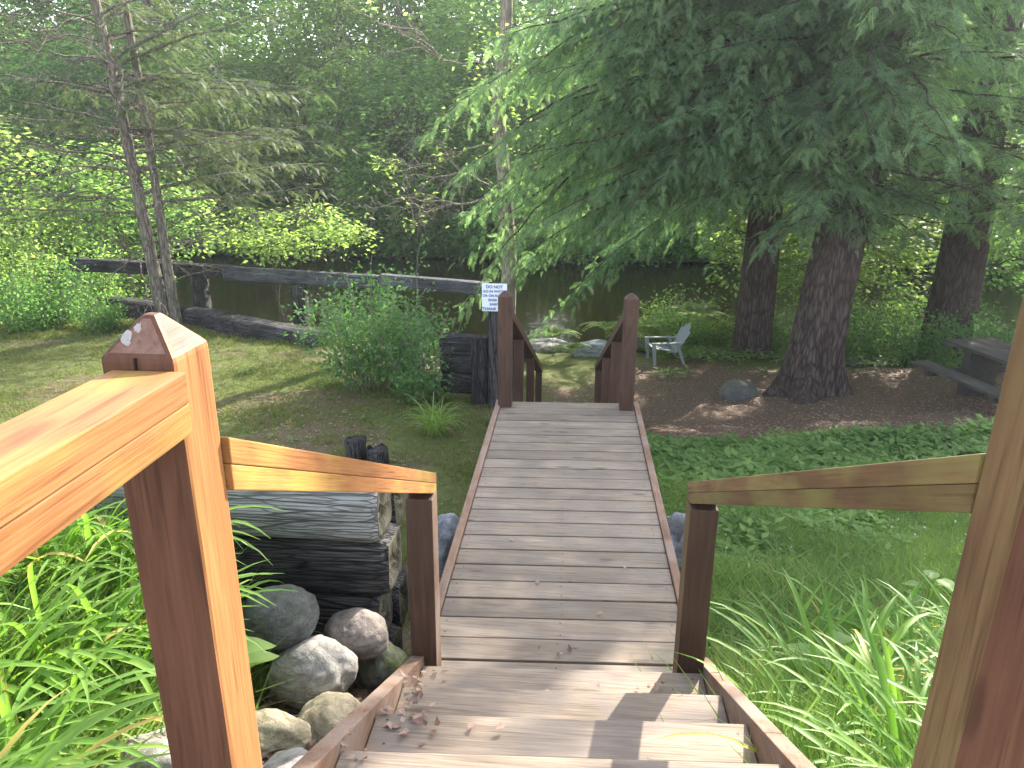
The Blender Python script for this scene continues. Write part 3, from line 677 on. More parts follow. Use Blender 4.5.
def hemlock(name, label, base, pts, rr, boughs, mat, seed, cat='tree', group=None, step=.12, fsz=.32, roots=.5, droop=.16, dead=0, brk=None, dens=1.0, tmpl=None, mfol=None):
    """pts: trunk axis (world); boughs: list of (z, azimuth, length, rise)"""
    g = np.random.default_rng(seed); ft, ff = tmpl or (FT, FF)
    root = thing(name, base, label, cat, group)
    A = Acc(); 
    for p, r in zip(pts, rr): trunk_tube(A, p, r, 22, roots, seed)
    locs = []; dirs = []; sz = []; tn = []; ups = []
    p0 = np.asarray(pts[0], float)
    for (z, az, L, ri) in boughs:
        ip = np.array([np.interp(z, p0[:, 2], p0[:, k]) for k in range(3)])
        h_ = np.array([math.cos(az), math.sin(az), 0]); ns = max(7, int(L/step)); s = np.linspace(0, 1, ns)
        wob = g.normal()*.15; side = np.array([-h_[1], h_[0], 0])
        bp = ip+np.outer(s*L, h_)+np.outer(s*s*L*wob, side); bp[:, 2] += L*(ri*s-droop*(1+.35*g.normal())*s**2.2*L*.45)
        bp += np.cumsum(g.normal(size=(ns, 3))*[.018, .018, .012], 0)
        A.tube(bp, np.linspace(.010+.007*L, .003, ns), 5)
        btone = np.clip(g.normal(.42, .22), 0, 1)
        for k in range(1, ns):
            if s[k] < .10: continue
            bd = bp[k]-bp[k-1]; bd /= np.linalg.norm(bd)
            for sg_ in (1, -1):
                if g.random() > dens: continue
                l2 = (L*.26*(1-s[k])**.8+.14)*g.uniform(.35, 1.35)
                ang = rad(g.uniform(30, 80))*sg_; el = g.normal()*.28-.08
                d2 = bd*math.cos(ang)+side*math.sin(ang); d2[2] += el; d2 /= np.linalg.norm(d2)
                nf = max(1, int(l2/.115)); st_ = np.clip(btone+g.normal()*.15, 0, 1); dr = g.uniform(.25, .75)
                for f in range(nf):
                    u = (f+.6)/nf; q = bp[k]+d2*l2*u; q[2] -= dr*l2*u*u*.8
                    for sg2 in ((1, -1) if nf > 1 and f < nf-1 else (0,)):
                        a2 = rad(g.uniform(28, 55))*sg2; sv = np.cross([0, 0, 1.], d2); dv = d2*math.cos(a2)+sv*math.sin(a2)
                        dv[2] -= .15+dr*1.1*u+.15*g.normal(); locs.append(q); dirs.append(dv); sz.append(fsz*g.uniform(.6, 1.25)*(1-.35*u)); tn.append(st_+g.normal()*.1+(.3 if u > .8 else 0))
                if l2 > .35: A.tube([bp[k], bp[k]+d2*l2*.5-[0, 0, .2*dr*l2], bp[k]+d2*l2*.95-[0, 0, .75*dr*l2]], [.005, .003, .0015], 3)
    for _ in range(dead):
        z = g.uniform(*brk[:2]); az = g.uniform(0, 2*np.pi); ip = np.array([np.interp(z, p0[:, 2], p0[:, k]) for k in range(3)])
        twigwork(A, ip, (math.cos(az), math.sin(az), g.uniform(-.15, .35)), g.uniform(brk[2], brk[3]), .014, 2, g, .45)
    A.build('trunk', mfol or m_bark, root, loc=base, smooth=True)
    if locs:
        M = len(locs); B = Acc(); B.inst(ft, ff, np.array(locs), frames(np.array(dirs), roll=g.normal(0, .5, M)), np.array(sz), np.clip(np.array(tn), 0, 1))
        B.build('crown', mat, root, loc=base)
    return root

# ---- the hemlocks on the right
g = np.random.default_rng(3)
def ring(n, z0, z1, L0, L1, g, az=(0, 360), ri=(.0, .2), pw=1.0):
    o = []
    for k in range(n):
        u = ((k+g.random())/n)**pw; o.append((z0+(z1-z0)*u, rad(g.uniform(*az)), (L0+(L1-L0)*u)*g.uniform(.75, 1.12), g.uniform(*ri)))
    return o
bz = float(gz(3.9, 12.1))
big = [(3.9, 12.1, bz-.15), (3.92, 12.1, -1.2), (4.02, 12.1, 0), (4.17, 12.15, 1.6), (4.35, 12.2, 3.5), (4.9, 12.3, 6), (5.1, 12.3, 9)]
bo = ring(24, 1.6, 5.2, 5.0, 4.9, g, (150, 205), (.0, .16))+ring(16, 3.4, 6.4, 6.3, 5.6, g, (168, 212), (.0, .14))+ring(10, 1.0, 3.0, 2.6, 3.2, g, (200, 250), (-.05, .1))+ring(26, 2.7, 5.4, 3.6, 3.6, g, (200, 300), (.0, .16))+ring(12, 1.8, 5.0, 3.4, 3.4, g, (-60, 60), (.0, .14))+ring(8, 2.2, 5, 3, 3, g, (60, 140))
bo += ring(9, 5.4, 8.6, 2.6, 1.0, g)+ring(16, .9, 2.8, 1.4, 2.6, g, (190, 330), (-.1, .1))
bo += [(1.9, rad(172), 5.0, .02), (2.1, rad(180), 5.2, .05), (1.9, rad(188), 5.2, .04), (2.3, rad(196), 5.0, .06), (2.6, rad(186), 5.6, .08), (3.0, rad(176), 5.8, .08), (2.4, rad(168), 5.2, .1), (2.5, rad(206), 4.4, .05), (2.2, rad(176), 6.0, .06), (2.8, rad(184), 6.2, .08), (3.4, rad(179), 6.3, .07), (3.9, rad(186), 6.1, .06), (1.8, rad(178), 5.9, .05), (3.2, rad(192), 5.8, .08), (4.3, rad(176), 6.0, .05), (4.6, rad(190), 5.8, .05), (3.6, rad(200), 5.2, .05)]
hemlock('hemlock_tree', 'biggest hemlock with a thick leaning dark trunk standing behind the weedy grass', (3.9, 12.1, bz), [big], [[.45, .40, .37, .34, .30, .2, .08]], bo, m_hem, 5, roots=.75, dead=30, brk=(.6, 3.2, .9, 2.2), fsz=.30, dens=.80)
g = np.random.default_rng(4)
b2 = float(gz(3.75, 16.2))
hemlock('hemlock_tree', 'middle hemlock behind the garden chair, its trunk half hidden by bushes', (3.75, 15.6, b2), [[(3.75, 15.6, b2-.3), (3.75, 15.6, 0), (3.7, 15.6, 4), (3.7, 15.6, 9)]], [[.40, .33, .27, .1]], ring(34, .9, 5.6, 4.2, 2.8, g, ri=(-.05, .12)), m_hem, 6, roots=.4, step=.15, fsz=.36, tmpl=(FT2, FF2), dead=10, brk=(-.5, 2, .8, 1.5))
g = np.random.default_rng(5)
b3 = float(gz(7.5, 15.6))
hemlock('hemlock_tree', 'thick trunked hemlock at the right above the picnic table', (7.5, 15.4, b3), [[(7.5, 15.4, b3-.3), (7.5, 15.4, 0), (7.45, 15.4, 4), (7.5, 15.4, 9)]], [[.50, .40, .32, .1]], ring(36, 1.0, 5.8, 4.0, 2.8, g, ri=(-.05, .12)), m_hem, 7, roots=.4, step=.15, fsz=.36, tmpl=(FT2, FF2), dead=12, brk=(-.3, 2.4, .8, 1.6))
g = np.random.default_rng(8)
b4 = float(gz(8.0, 11.4))
hemlock('hemlock_tree', 'hemlock mostly outside the right edge whose boughs hang over the picnic table', (8.3, 11.2, b4), [[(8.3, 11.2, b4-.3), (8.3, 11.2, 2), (8.3, 11.2, 8)]], [[.3, .25, .1]], ring(18, 1.1, 4.0, 3.0, 2.2, g, (95, 265), (-.05, .12)), m_hem, 9, roots=.3, dead=6, brk=(0, 2, .8, 1.4))
# slim dark stems behind the big trunk
for k, (x, y, x2, y2, r, lab) in enumerate(((5.0, 14.6, 5.5, 14.6, .09, 'slim dark trunk leaning right just behind the biggest hemlock'), (8.1, 13.4, 8.5, 13.4, .10, 'left stem of the slim forked pair behind the picnic table'), (8.5, 13.2, 9.4, 13.3, .08, 'right leaning stem of the slim forked pair behind the picnic table'))):
    zb = float(gz(x, y)); gg = np.random.default_rng(30+k)
    hemlock('slim_tree', lab, (x, y, zb), [[(x, y, zb-.2), ((x+x2)/2-.05, y, zb+1.8), (x2, y2, zb+3.8), (x2+.2, y2, zb+6)]], [[r*1.25, r, r*.8, r*.4]], ring(7, zb+3, zb+5.6, 1.6, 1.2, gg), m_hem, 31+k, roots=.2, step=.16, fsz=.34, tmpl=(FT2, FF2), dead=5, brk=(zb+1, zb+3, .5, 1.0))

# ---- twin-trunk hemlock on the left
g = np.random.default_rng(12)
bl = float(gz(-7, 12.4))
T1 = [(-7.0, 12.35, bl-.2), (-7.08, 12.35, .0), (-7.20, 12.4, 1.3), (-7.36, 12.5, 2.6), (-7.55, 12.5, 4.4), (-8.0, 12.5, 7.5)]
T2 = [(-6.80, 12.38, bl-.2), (-6.86, 12.4, .1), (-6.90, 12.45, 1.3), (-7.02, 12.6, 2.6), (-7.12, 12.6, 4.4), (-7.4, 12.6, 7)]
bo = ring(20, 1.7, 6.5, 3.4, 2.0, g, (0, 360), (.05, .32))+ring(13, .9, 3.6, 3.6, 3.2, g, (-25, 40), (.0, .25))+ring(8, .7, 3.0, 2.6, 2.6, g, (140, 230), (.1, .4))
hemlock('hemlock_tree', 'thin twin trunked hemlock with many bare twigs beside the left end of the guard rail', (-6.9, 12.35, bl), [T1, T2], [[.105, .095, .09, .08, .06, .03], [.085, .075, .07, .06, .05, .03]], bo, m_heml, 13, roots=.25, dead=46, brk=(-.4, 4.2, 1.0, 2.4), dens=.6, step=.13, fsz=.24, droop=.06, mfol=m_barkl)

# ---- broadleaf trees
def broadleaf(label, x, y, h, cr, cz0, cz1, mat, seed, n=9000, ls=.19, nc=60, group=None, name='broadleaf_tree', tr=.16, cen=(0, 0), tm=(LT1, LF1), bk=None, clump=.16, flat=.55):
    g = np.random.default_rng(seed); zb = float(gz(x, y)); root = thing(name, (x, y, zb), label, 'tree', group)
    A = Acc(); top = np.array([x+cen[0]*.6+g.normal()*.3, y+cen[1]*.6, zb+h*.85])
    pts = [np.array([x, y, zb-.2])+(top-np.array([x, y, zb-.2]))*u+np.array([g.normal()*.12, g.normal()*.12, 0])*u for u in np.linspace(0, 1, 8)]
    A.tube(pts, np.linspace(tr, tr*.3, 8), 9)
    # clump centres on and inside an uneven ellipsoid
    u = unit(g.normal(size=(nc, 3))); rr_ = g.uniform(.35, 1, nc)**.6
    c = np.stack([x+cen[0]+u[:, 0]*cr*rr_, y+cen[1]+u[:, 1]*cr*rr_, (cz0+cz1)/2+u[:, 2]*(cz1-cz0)/2*rr_], 1)
    for k in range(0, nc, 2):
        i = g.integers(3, 8); p = pts[i]; m_ = (p+c[k])/2+g.normal(size=3)*.15; A.tube([p, m_, c[k]], [tr*.28, tr*.16, .012], 4)
    A.build('trunk', bk or m_barkl, root, loc=(x, y, zb), smooth=True)
    ci = g.integers(0, nc, n); csz = cr*clump*g.uniform(.7, 1.7, nc); off = unit(g.normal(size=(n, 3))+[0, 0, .35])*(csz[ci]*1.9*g.uniform(.45, 1.08, n)**.5)[:, None]; off[:, 2] *= flat+.1; off += g.normal(size=(n, 3))*.12*csz[ci][:, None]
    loc = c[ci]+off; ctone = np.clip(g.normal(.45, .25, nc), 0, 1)
    d = unit(off*np.array([1, 1, .3])+g.normal(size=(n, 3))*.25*cr*.16+np.array([0, 0, -.05*cr])); up = unit(g.normal(size=(n, 3))*.4+unit(off)*.8+np.array([0, 0, .7]))
    B = Acc(); B.inst(tm[0], tm[1], loc, frames(d, up), ls*g.uniform(.6, 1.25, n), np.clip(ctone[ci]+g.normal(size=n)*.08, 0, 1))
    B.build('crown', mat, root, loc=(x, y, zb)); return root
FG = 'trees standing along the far bank of the river'
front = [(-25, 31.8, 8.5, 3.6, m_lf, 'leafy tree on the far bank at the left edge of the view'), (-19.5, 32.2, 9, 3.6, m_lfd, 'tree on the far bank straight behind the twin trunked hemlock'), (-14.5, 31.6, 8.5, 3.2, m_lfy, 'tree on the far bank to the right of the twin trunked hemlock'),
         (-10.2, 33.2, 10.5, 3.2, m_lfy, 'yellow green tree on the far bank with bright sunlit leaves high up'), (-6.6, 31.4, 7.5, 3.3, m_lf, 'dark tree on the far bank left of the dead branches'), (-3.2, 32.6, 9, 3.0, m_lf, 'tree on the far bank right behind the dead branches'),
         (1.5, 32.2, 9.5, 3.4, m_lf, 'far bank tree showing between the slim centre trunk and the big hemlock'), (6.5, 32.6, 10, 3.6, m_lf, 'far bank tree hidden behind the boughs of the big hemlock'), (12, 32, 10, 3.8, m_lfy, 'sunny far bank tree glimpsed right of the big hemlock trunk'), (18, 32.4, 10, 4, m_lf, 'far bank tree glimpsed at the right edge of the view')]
for k, (x, y, h, cr, mt, lab) in enumerate(front):
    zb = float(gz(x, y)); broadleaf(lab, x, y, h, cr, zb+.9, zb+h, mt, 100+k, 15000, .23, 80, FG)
BG = 'tall trees further back in the wood beyond the river'
for k in range(24):
    x = -34+k*2.6+g.normal()*.6; y = (37.5, 42.5)[k % 2]+g.normal()*.6; zb = float(gz(x, y)); h = g.uniform(11.5, 14)
    broadleaf('tall green tree far back in the wood beyond the river', x, y, h, 3.9, zb+.3, zb+h, (m_lf, m_lfy, m_lf, m_lfd, m_lfy)[k % 5], 140+k, 12000, .30, 75, BG)
# near left: bright sapling mass
broadleaf('bright yellow green young tree at the left edge beyond the lawn', -11.6, 14.4, 4.6, 1.8, -.9, 2.6, m_lfy, 170, 7000, .12, 40, None, 'young_tree', .06)
broadleaf('green young tree leaning over the water behind the left bushes', -9.9, 16.2, 5.2, 1.7, -1.2, 2.2, m_lf, 171, 6000, .12, 40, None, 'young_tree', .06)
broadleaf('low sapling with sunlit yellow leaves spreading above the guard rail', -5.6, 14.0, 2.6, 1.25, .0, .75, m_lfy, 172, 2600, .10, 26, None, 'sapling', .035, (.35, -.2), (LT, LF), m_twigd, .17, .35)
broadleaf('sunlit leafy tree on the bank just right of the biggest hemlock', 6.3, 17.4, 4.6, 1.8, -1.4, 2.4, m_lfy, 173, 6500, .13, 42, None, 'young_tree', .06)
broadleaf('sunlit young tree at the water behind the middle hemlock', 4.4, 17.6, 4.0, 1.5, -1.4, 1.6, m_lfy, 174, 5000, .13, 36, None, 'young_tree', .05)
broadleaf('young leafy tree on the bank above the picnic table', 10.3, 17.2, 4.8, 2.0, -1.3, 2.4, m_lf, 175, 7000, .13, 42, None, 'young_tree', .06)

# ---- slim centre trunk with dead limbs
g = np.random.default_rng(21)
zb = float(gz(-1.18, 13.5)); ct = thing('slim_tree', (-1.18, 13.5, zb), 'slim half sunlit trunk rising behind the white sign with dead limbs to the left', 'tree')
A = Acc(); trunk_tube(A, [(-1.15, 13.5, zb-.2), (-1.12, 13.5, 0), (-1.2, 13.5, 1.2), (-1.33, 13.5, 2.4), (-1.2, 13.5, 3.6), (-1.1, 13.5, 6)], [.14, .13, .115, .12, .10, .05], 14, .2, 3)
tips = []
for (z, dx, dz, L) in ((1.05, -1, -.1, 2.5), (1.25, -1, .16, 2.3), (1.0, -.8, .0, 1.7), (1.9, -1, .25, 1.6), (3.0, -1, .35, 3.0)):
    twigwork(A, (-1.2, 13.45, z), (dx, -.35+g.normal()*.2, dz), L*.85, .019, 3 if L < 2.9 else 2, g, .5, .5, tips)
A.build('trunk', bark('pale_bark', (.17, .14, .115), (.42, .36, .28), 1.4), ct, loc=(-1.18, 13.5, zb), smooth=True)
tips = np.array(tips); cn = tips[g.integers(0, len(tips), 26)]; ci = g.integers(0, 26, 190); loc = cn[ci]+g.normal(size=(190, 3))*.07
B = Acc(); B.inst(LT, LF, loc, frames(g.normal(size=(190, 3))*[1, 1, .4], unit(g.normal(size=(190, 3))*.4+[0, 0, 1])), g.uniform(.07, .13, 190), g.uniform(.3, 1, 190))
loc = np.array([-1.15, 13.4, 2.9])+g.normal(size=(700, 3))*[.55, .4, .9]
B.inst(LT, LF, loc, frames(g.normal(size=(700, 3))*[1, 1, .4], unit(g.normal(size=(700, 3))*.4+[0, 0, 1])), g.uniform(.06, .11, 700), g.uniform(.1, .8, 700))
B.build('crown', m_lfy, ct, loc=(-1.18, 13.5, zb))

# ---- shrubs
def shrub(label, x, y, wd, h, mat, seed, ns=26, nl=2600, ls=.055, group=None, name='shrub', tm=(LT, LF), stemc=None, lean=0.0, low=.12, dx=0.0):
    g = np.random.default_rng(seed); zb = float(gz(x, y)); root = thing(name, (x, y, zb), label, 'shrub', group)
    A = Acc(); P_ = []; 
    for k in range(ns):
        a = g.uniform(0, 2*np.pi); rr_ = g.uniform(.1, 1)**.6*wd/2; hh = h*g.uniform(.45, 1.18)*(1-.35*(rr_/(wd/2))**2)
        b = np.array([x+math.cos(a)*rr_*.35, y+math.sin(a)*rr_*.35, zb-.05]); e = np.array([x+math.cos(a)*rr_+lean*hh, y+math.sin(a)*rr_, zb+hh])
        s = np.linspace(0, 1, 9)[:, None]; p = b+(e-b)*s+np.array([math.cos(a), math.sin(a), 0])*(s-s*s)*-.15*wd+g.normal(size=(9, 3))*.018
        A.tube(p, np.linspace(.008, .003, 9), 4); P_.append(p)
    A.build('stems', stemc or m_twig, root, loc=(x, y, zb))
    P_ = np.array(P_); ki = g.integers(0, ns, nl); u = g.uniform(low, 1, nl)**.8*8; i0 = np.minimum(u.astype(int), 7); f = (u-i0)[:, None]
    c = P_[ki, i0]*(1-f)+P_[ki, i0+1]*f; off = g.normal(size=(nl, 3))*[.11, .11, .06]*(wd/1.6); loc = c+off
    st_ = np.clip(g.normal(.45, .2, ns), 0, 1)
    B = Acc(); B.inst(tm[0], tm[1], loc, frames(unit(off*6+g.normal(size=(nl, 3))*.5), unit(g.normal(size=(nl, 3))*.45+[0, 0, 1])), ls*g.uniform(.6, 1.3, nl), np.clip(st_[ki]+g.normal(size=nl)*.15, 0, 1))
    B.build('foliage', mat, root, loc=(x, y, zb)); return root
shrub('tall airy shrub with pale stems in the middle of the lawn left of the sign', -2.45, 9.0, 1.8, 1.6, m_shrub, 41, 40, 5200, .062)
shrub('lower right part of the lawn shrub growing against the dark timber wall', -1.72, 8.45, 1.0, 1.15, m_shrub, 42, 22, 1900, .058)
shrub('tall thin leafy stems at the right top of the lawn shrub', -2.0, 9.1, .8, 1.75, m_shrub, 47, 12, 1100, .06)
LB = 'bushes at the left end of the lawn'
shrub('dark rounded bush at the far left beyond the lawn', -8.9, 11.9, 1.9, 1.15, m_lfd, 43, 34, 4800, .07, LB)
shrub('bush with feathery yellow green tips behind the left end of the dark log', -9.0, 13.6, 1.7, 1.9, m_lf, 44, 30, 3600, .07, LB)
shrub('tall light green bush at the left edge of the photo', -10.2, 12.6, 2.2, 2.2, m_lfy, 45, 34, 4800, .075, LB)
shrub('small bush in front of the left bushes at the lawn edge', -7.6, 11.6, 1.0, .7, m_lfd, 46, 20, 1700, .06, LB)
RB = 'bushes along the bank under the hemlocks'
for k, (x, y, wd, h, mt, lab) in enumerate(((2.55, 16.6, 1.9, 1.6, m_lf, 'green bush directly behind the garden chair'), (1.75, 16.9, 1.3, 1.2, m_lfy, 'light green bush left of the garden chair at the water'), (3.1, 16.2, 1.1, 1.1, m_lfy, 'yellow green bush between the chair and the middle hemlock trunk'), (4.75, 15.9, 1.6, 1.2, m_lf, 'bush filling the gap between the middle and biggest hemlock trunks'), (5.9, 15.8, 1.8, 1.3, m_lfd, 'dark bush just right of the biggest hemlock trunk'), (6.6, 14.3, 1.5, .95, m_shrub, 'low bush with pale shiny leaves left of the picnic bench'), (7.0, 12.9, 1.3, 1.0, m_shrub, 'bush with white shining leaves behind the picnic table'), (9.6, 14.8, 1.8, 1.7, m_lfy, 'light bush at the right edge behind the picnic table'), (6.9, 16.8, 2.2, 1.7, m_lf, 'tall bush at the water left of the thick right hand hemlock'), (11.5, 15.5, 2.4, 2.2, m_lf, 'large bush outside the picnic table at the far right'))):
    shrub(lab, x, y, wd, h, mt, 60+k, 24, 2600, .085, RB)
# far bank understorey overhanging the dark water
UG = 'low bushes hanging over the far water edge'
for k in range(15):
    x = -27+k*3.35+g.normal()*.5; y = 30.7+g.uniform(-.3, .8)
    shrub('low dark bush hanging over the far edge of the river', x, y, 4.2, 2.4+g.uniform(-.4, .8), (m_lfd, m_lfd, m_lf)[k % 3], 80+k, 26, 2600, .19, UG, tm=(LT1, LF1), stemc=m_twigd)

o = timber('fallen_log', (-13.6, 31.2, -.75), (-8.2, 31.6, -1.0), .42, .42, wood('bare_log_wood', [(.3, (.12, .09, .07)), (.5, (.22, .18, .14)), (.72, (.32, .27, .21))], 0, .9, .3, bs=1.0), m_timend, None, (0, 0, 0), 61, .03)
o['label'] = 'bare brown log lying along the far side of the river left of centre'; o['category'] = 'log'

# ---- fern-like and strap plants by the far steps
def ferny(label, x, y, h, nfr, mat, seed, group, lp=.3, z=None, name='fern'):
    g = np.random.default_rng(seed); zb = float(gz(x, y)) if z is None else z; A = Acc()
    for k in range(nfr):
        a = 2*np.pi*k/nfr+g.normal()*.3; L = lp*g.uniform(.8, 1.2); h_ = np.array([math.cos(a), math.sin(a), 0])
        s = np.linspace(0, 1, 12); p = np.array([x, y, zb+h*.55])+np.outer(s*L, h_); p[:, 2] += L*(.9*s-.75*s*s)
        A.tube(np.vstack([[x, y, zb-.02], p]), np.linspace(.006, .002, 13), 3, .4)
        d = np.gradient(p, axis=0); sd = np.array([-h_[1], h_[0], 0])
        for sg_ in (1, -1):
            A.inst(LT1*[1, .8, 1], LF1, p[1:], frames(d[1:]*12+sd*sg_*1.0), .36*L*(1-.75*s[1:])+.02, np.clip(.6+g.normal(size=11)*.2, 0, 1))
        A.inst(LT1*[1, .8, 1], LF1, p[-1:], frames(d[-1:]), np.array([.1*L]), np.array([.7]))
    return A.build(name, mat, None, loc=(x, y, zb), label=label, cat='plant', group=group)
FE = 'sunlit ferny plants at the water edge'
for k, (x, y, h, lp, lab) in enumerate(((-.35, 14.9, .75, .5, 'tallest star shaped yellow fern just right of the left far post'), (.0, 14.6, .4, .42, 'lower yellow fern spreading over the pale bank rocks'), (.75, 15.9, .9, .5, 'star shaped pale fern right above the slanting grey rock'), (1.15, 15.6, .6, .55, 'wide yellow fern left of the right far post'), (2.0, 15.9, .7, .55, 'pale fern hanging behind the left of the garden chair'), (2.6, 15.6, 1.4, .7, 'bright flat topped yellow fern above the back of the chair'), (1.6, 15.9, 1.0, .5, 'fern just right of the right far handrail post'))):
    ferny(lab, x, y, h, 7, m_lfy, 200+k, FE, lp)

# ---- strap leaved clumps
def blades(acc, x, y, z, n, L, wd, g, spread=.06, el=(55, 88), bias=None, segs=9, arch=1.5, tone=(.2, .9)):
    a = g.uniform(0, 2*np.pi, n); 
    if bias is not None: a = np.where(g.random(n) < .55, g.normal(bias, .7, n), a)
    e = np.radians(g.uniform(el[0], el[1], n)); Ln = L*g.uniform(.55, 1.15, n); ar = arch*g.uniform(.6, 1.3, n)
    s = np.linspace(0, 1, segs+1); ds = 1/segs
    ang = e[:, None]-ar[:, None]*s[None]**1.5
    rr_ = np.cumsum(np.cos(ang), 1)*ds*Ln[:, None]; zz = np.cumsum(np.sin(ang), 1)*ds*Ln[:, None]; rr_ -= rr_[:, :1]; zz -= zz[:, :1]
    bx = x+g.normal(size=n)*spread; by = y+g.normal(size=n)*spread
    ca, sa = np.cos(a), np.sin(a)
    sw_ = g.normal(size=n)*.12
    cx = bx[:, None]+ca[:, None]*rr_-sa[:, None]*rr_*rr_*sw_[:, None]/L; cy = by[:, None]+sa[:, None]*rr_+ca[:, None]*rr_*rr_*sw_[:, None]/L; cz_ = z+zz
    w_ = wd*g.uniform(.7, 1.2, n)[:, None]*np.minimum(1, .55+2*s)*np.clip((1-s)*3.2, .04, 1)**.8
    P0 = np.stack([cx, cy, cz_], -1); S_ = np.stack([-sa, ca, np.zeros(n)], -1)[:, None]*w_[..., None]/2
    up = np.stack([-np.sin(ang)*ca[:, None], -np.sin(ang)*sa[:, None], np.cos(ang)], -1)*w_[..., None]*.22
    V = np.stack([P0-S_+up, P0, P0+S_+up], 2)            # n, segs+1, 3, 3
    m = segs+1
    base = np.arange(n)[:, None]*m*3; k = np.arange(segs)[None]*3
    f1 = np.stack([base+k, base+k+1, base+k+4, base+k+3], -1); f2 = np.stack([base+k+1, base+k+2, base+k+5, base+k+4], -1)
    acc.add(V.reshape(-1, 3), np.concatenate([f1.reshape(-1, 4), f2.reshape(-1, 4)]), np.repeat(g.uniform(tone[0], tone[1], n), m*3))
def clump(label, x, y, n, L, wd, seed, mat=None, group=None, name='daylily_clump', **kw):
    g = np.random.default_rng(seed); A = Acc(); z = float(gz(x, y))-.01; blades(A, x, y, z, n, L, wd, g, **kw)
    return A.build(name, mat or m_lily, None, loc=(x, y, z), label=label, cat='plant', group=group)
DL = 'daylily clumps on the left bank'
dl = [(-1.42, 1.30, 'daylily clump nearest the big orange post'), (-1.62, 1.75, 'daylily clump showing left of the orange post at mid height'), (-1.50, 2.12, 'daylily clump seen just behind the orange post'), (-1.95, 1.45, 'daylily clump with long yellow green blades at the lower left edge'), (-2.3, 1.9, 'daylily clump at the left edge under the handrail'), (-1.9, 2.25, 'daylily clump in front of the hidden timbers'), (-1.68, 2.50, 'daylily clump touching the end of the top timber'), (-2.5, 2.5, 'back left daylily clump beneath the handrail'), (-1.25, .95, 'daylily clump at the bottom left corner'), (-2.9, 2.1, 'outermost left daylily clump'), (-1.75, .95, 'lowest left daylily clump by the frame edge'), (-1.34, 1.72, 'small daylily clump above the flat grey stone')]
for k, (x, y, lab) in enumerate(dl): clump(lab, x, y, 78 if k != 11 else 26, .62 if k != 11 else .36, .021, 300+k, group=DL, bias=rad(-20), spread=.09)
DR = 'daylily clumps on the right bank'
dr = [(.95, 2.35, 'daylily clump beside the right short post'), (1.05, 1.9, 'daylily clump against the right stringer'), (1.3, 2.65, 'daylily clump between the short post and the big right post'), (1.45, 2.15, 'daylily clump low in front of the right bank'), (1.75, 2.75, 'daylily clump left of the big right post'), (1.15, 3.1, 'daylily clump behind the right short post'), (1.65, 3.25, 'taller daylily clump in the middle of the right bank'), (2.1, 3.2, 'daylily clump reaching the big right post'), (.98, 1.5, 'daylily clump at the bottom edge beside the right stringer'), (1.35, 1.65, 'daylily clump at the bottom edge left of the big right post'), (2.1, 2.5, 'daylily clump partly behind the big right post')]
for k, (x, y, lab) in enumerate(dr): clump(lab, x, y, 88, .58, .020, 330+k, group=DR, spread=.09, el=(60, 90))
clump('single tuft of long narrow grass on the lawn beside the footbridge', -1.36, 7.25, 110, .52, .012, 360, m_grass, None, 'grass_tuft', el=(62, 90), spread=.05, arch=1.9)
clump('thin grass tuft growing between the piled stones', -.93, 2.52, 26, .26, .006, 361, m_grass, None, 'grass_tuft', spread=.03)
clump('wispy grass tuft hanging beside the timber end on the left', -1.25, 2.62, 60, .42, .007, 362, m_grass, None, 'grass_tuft', spread=.08, bias=0.0)
clump('dry straw tuft hanging over the grey boulder', -1.10, 2.12, 46, .34, .005, 363, m_dead, None, 'dry_grass_tuft', spread=.06, el=(10, 60), bias=-.4)
# broad leaved plant beside the boulders
def broadplant(label, x, y, z, n, L, seed, mat, group=None, h=.15, name='leafy_plant'):
    g = np.random.default_rng(seed); A = Acc()
    for k in range(n):
        a = 2*np.pi*k/n+g.normal()*.4; hh = h*g.uniform(.5, 1.1); p = np.array([x+math.cos(a)*L*.25, y+math.sin(a)*L*.25, z+hh])
        A.tube([[x, y, z-.03], p], [.004, .003], 4, .4)
        # heart shaped leaf of 4x5 cells
        u = np.linspace(0, 1, 7); wv = np.sin(np.pi*u**.75)**.8*.34
        V = []
        for i_, uu in enumerate(u):
            for v_ in (-1, -.5, 0, .5, 1): V.append([uu, v_*wv[i_], -.35*uu*uu+abs(v_)*.09*wv[i_]*3+.02*math.sin(uu*14)])
        F = [[i_*5+j_, i_*5+j_+1, i_*5+j_+6, i_*5+j_+5] for i_ in range(6) for j_ in range(4)]
        A.inst(np.array(V), np.array(F), [p], frames(np.array([[math.cos(a), math.sin(a), .25]])), np.array([L*g.uniform(.8, 1.1)]), np.array([g.uniform(.5, 1)]))
    return A.build(name, mat, None, loc=(x, y, z), label=label, cat='plant', group=group, smooth=True)
broadplant('plant with broad bright green leaves between the orange post and the boulders', -1.14, 2.05, .20, 6, .17, 370, m_weed, h=.12)
for k, (x, y, lab) in enumerate(((1.02, 2.62, 'light green leafy sprig right beside the right short post'), (2.0, 3.8, 'broad leaved weed among the right bank grass'), (2.6, 4.4, 'leafy weed below the right handrail'))): broadplant(lab, x, y, float(gz(x, y)), 7, .13, 371+k, m_weed, h=.34)
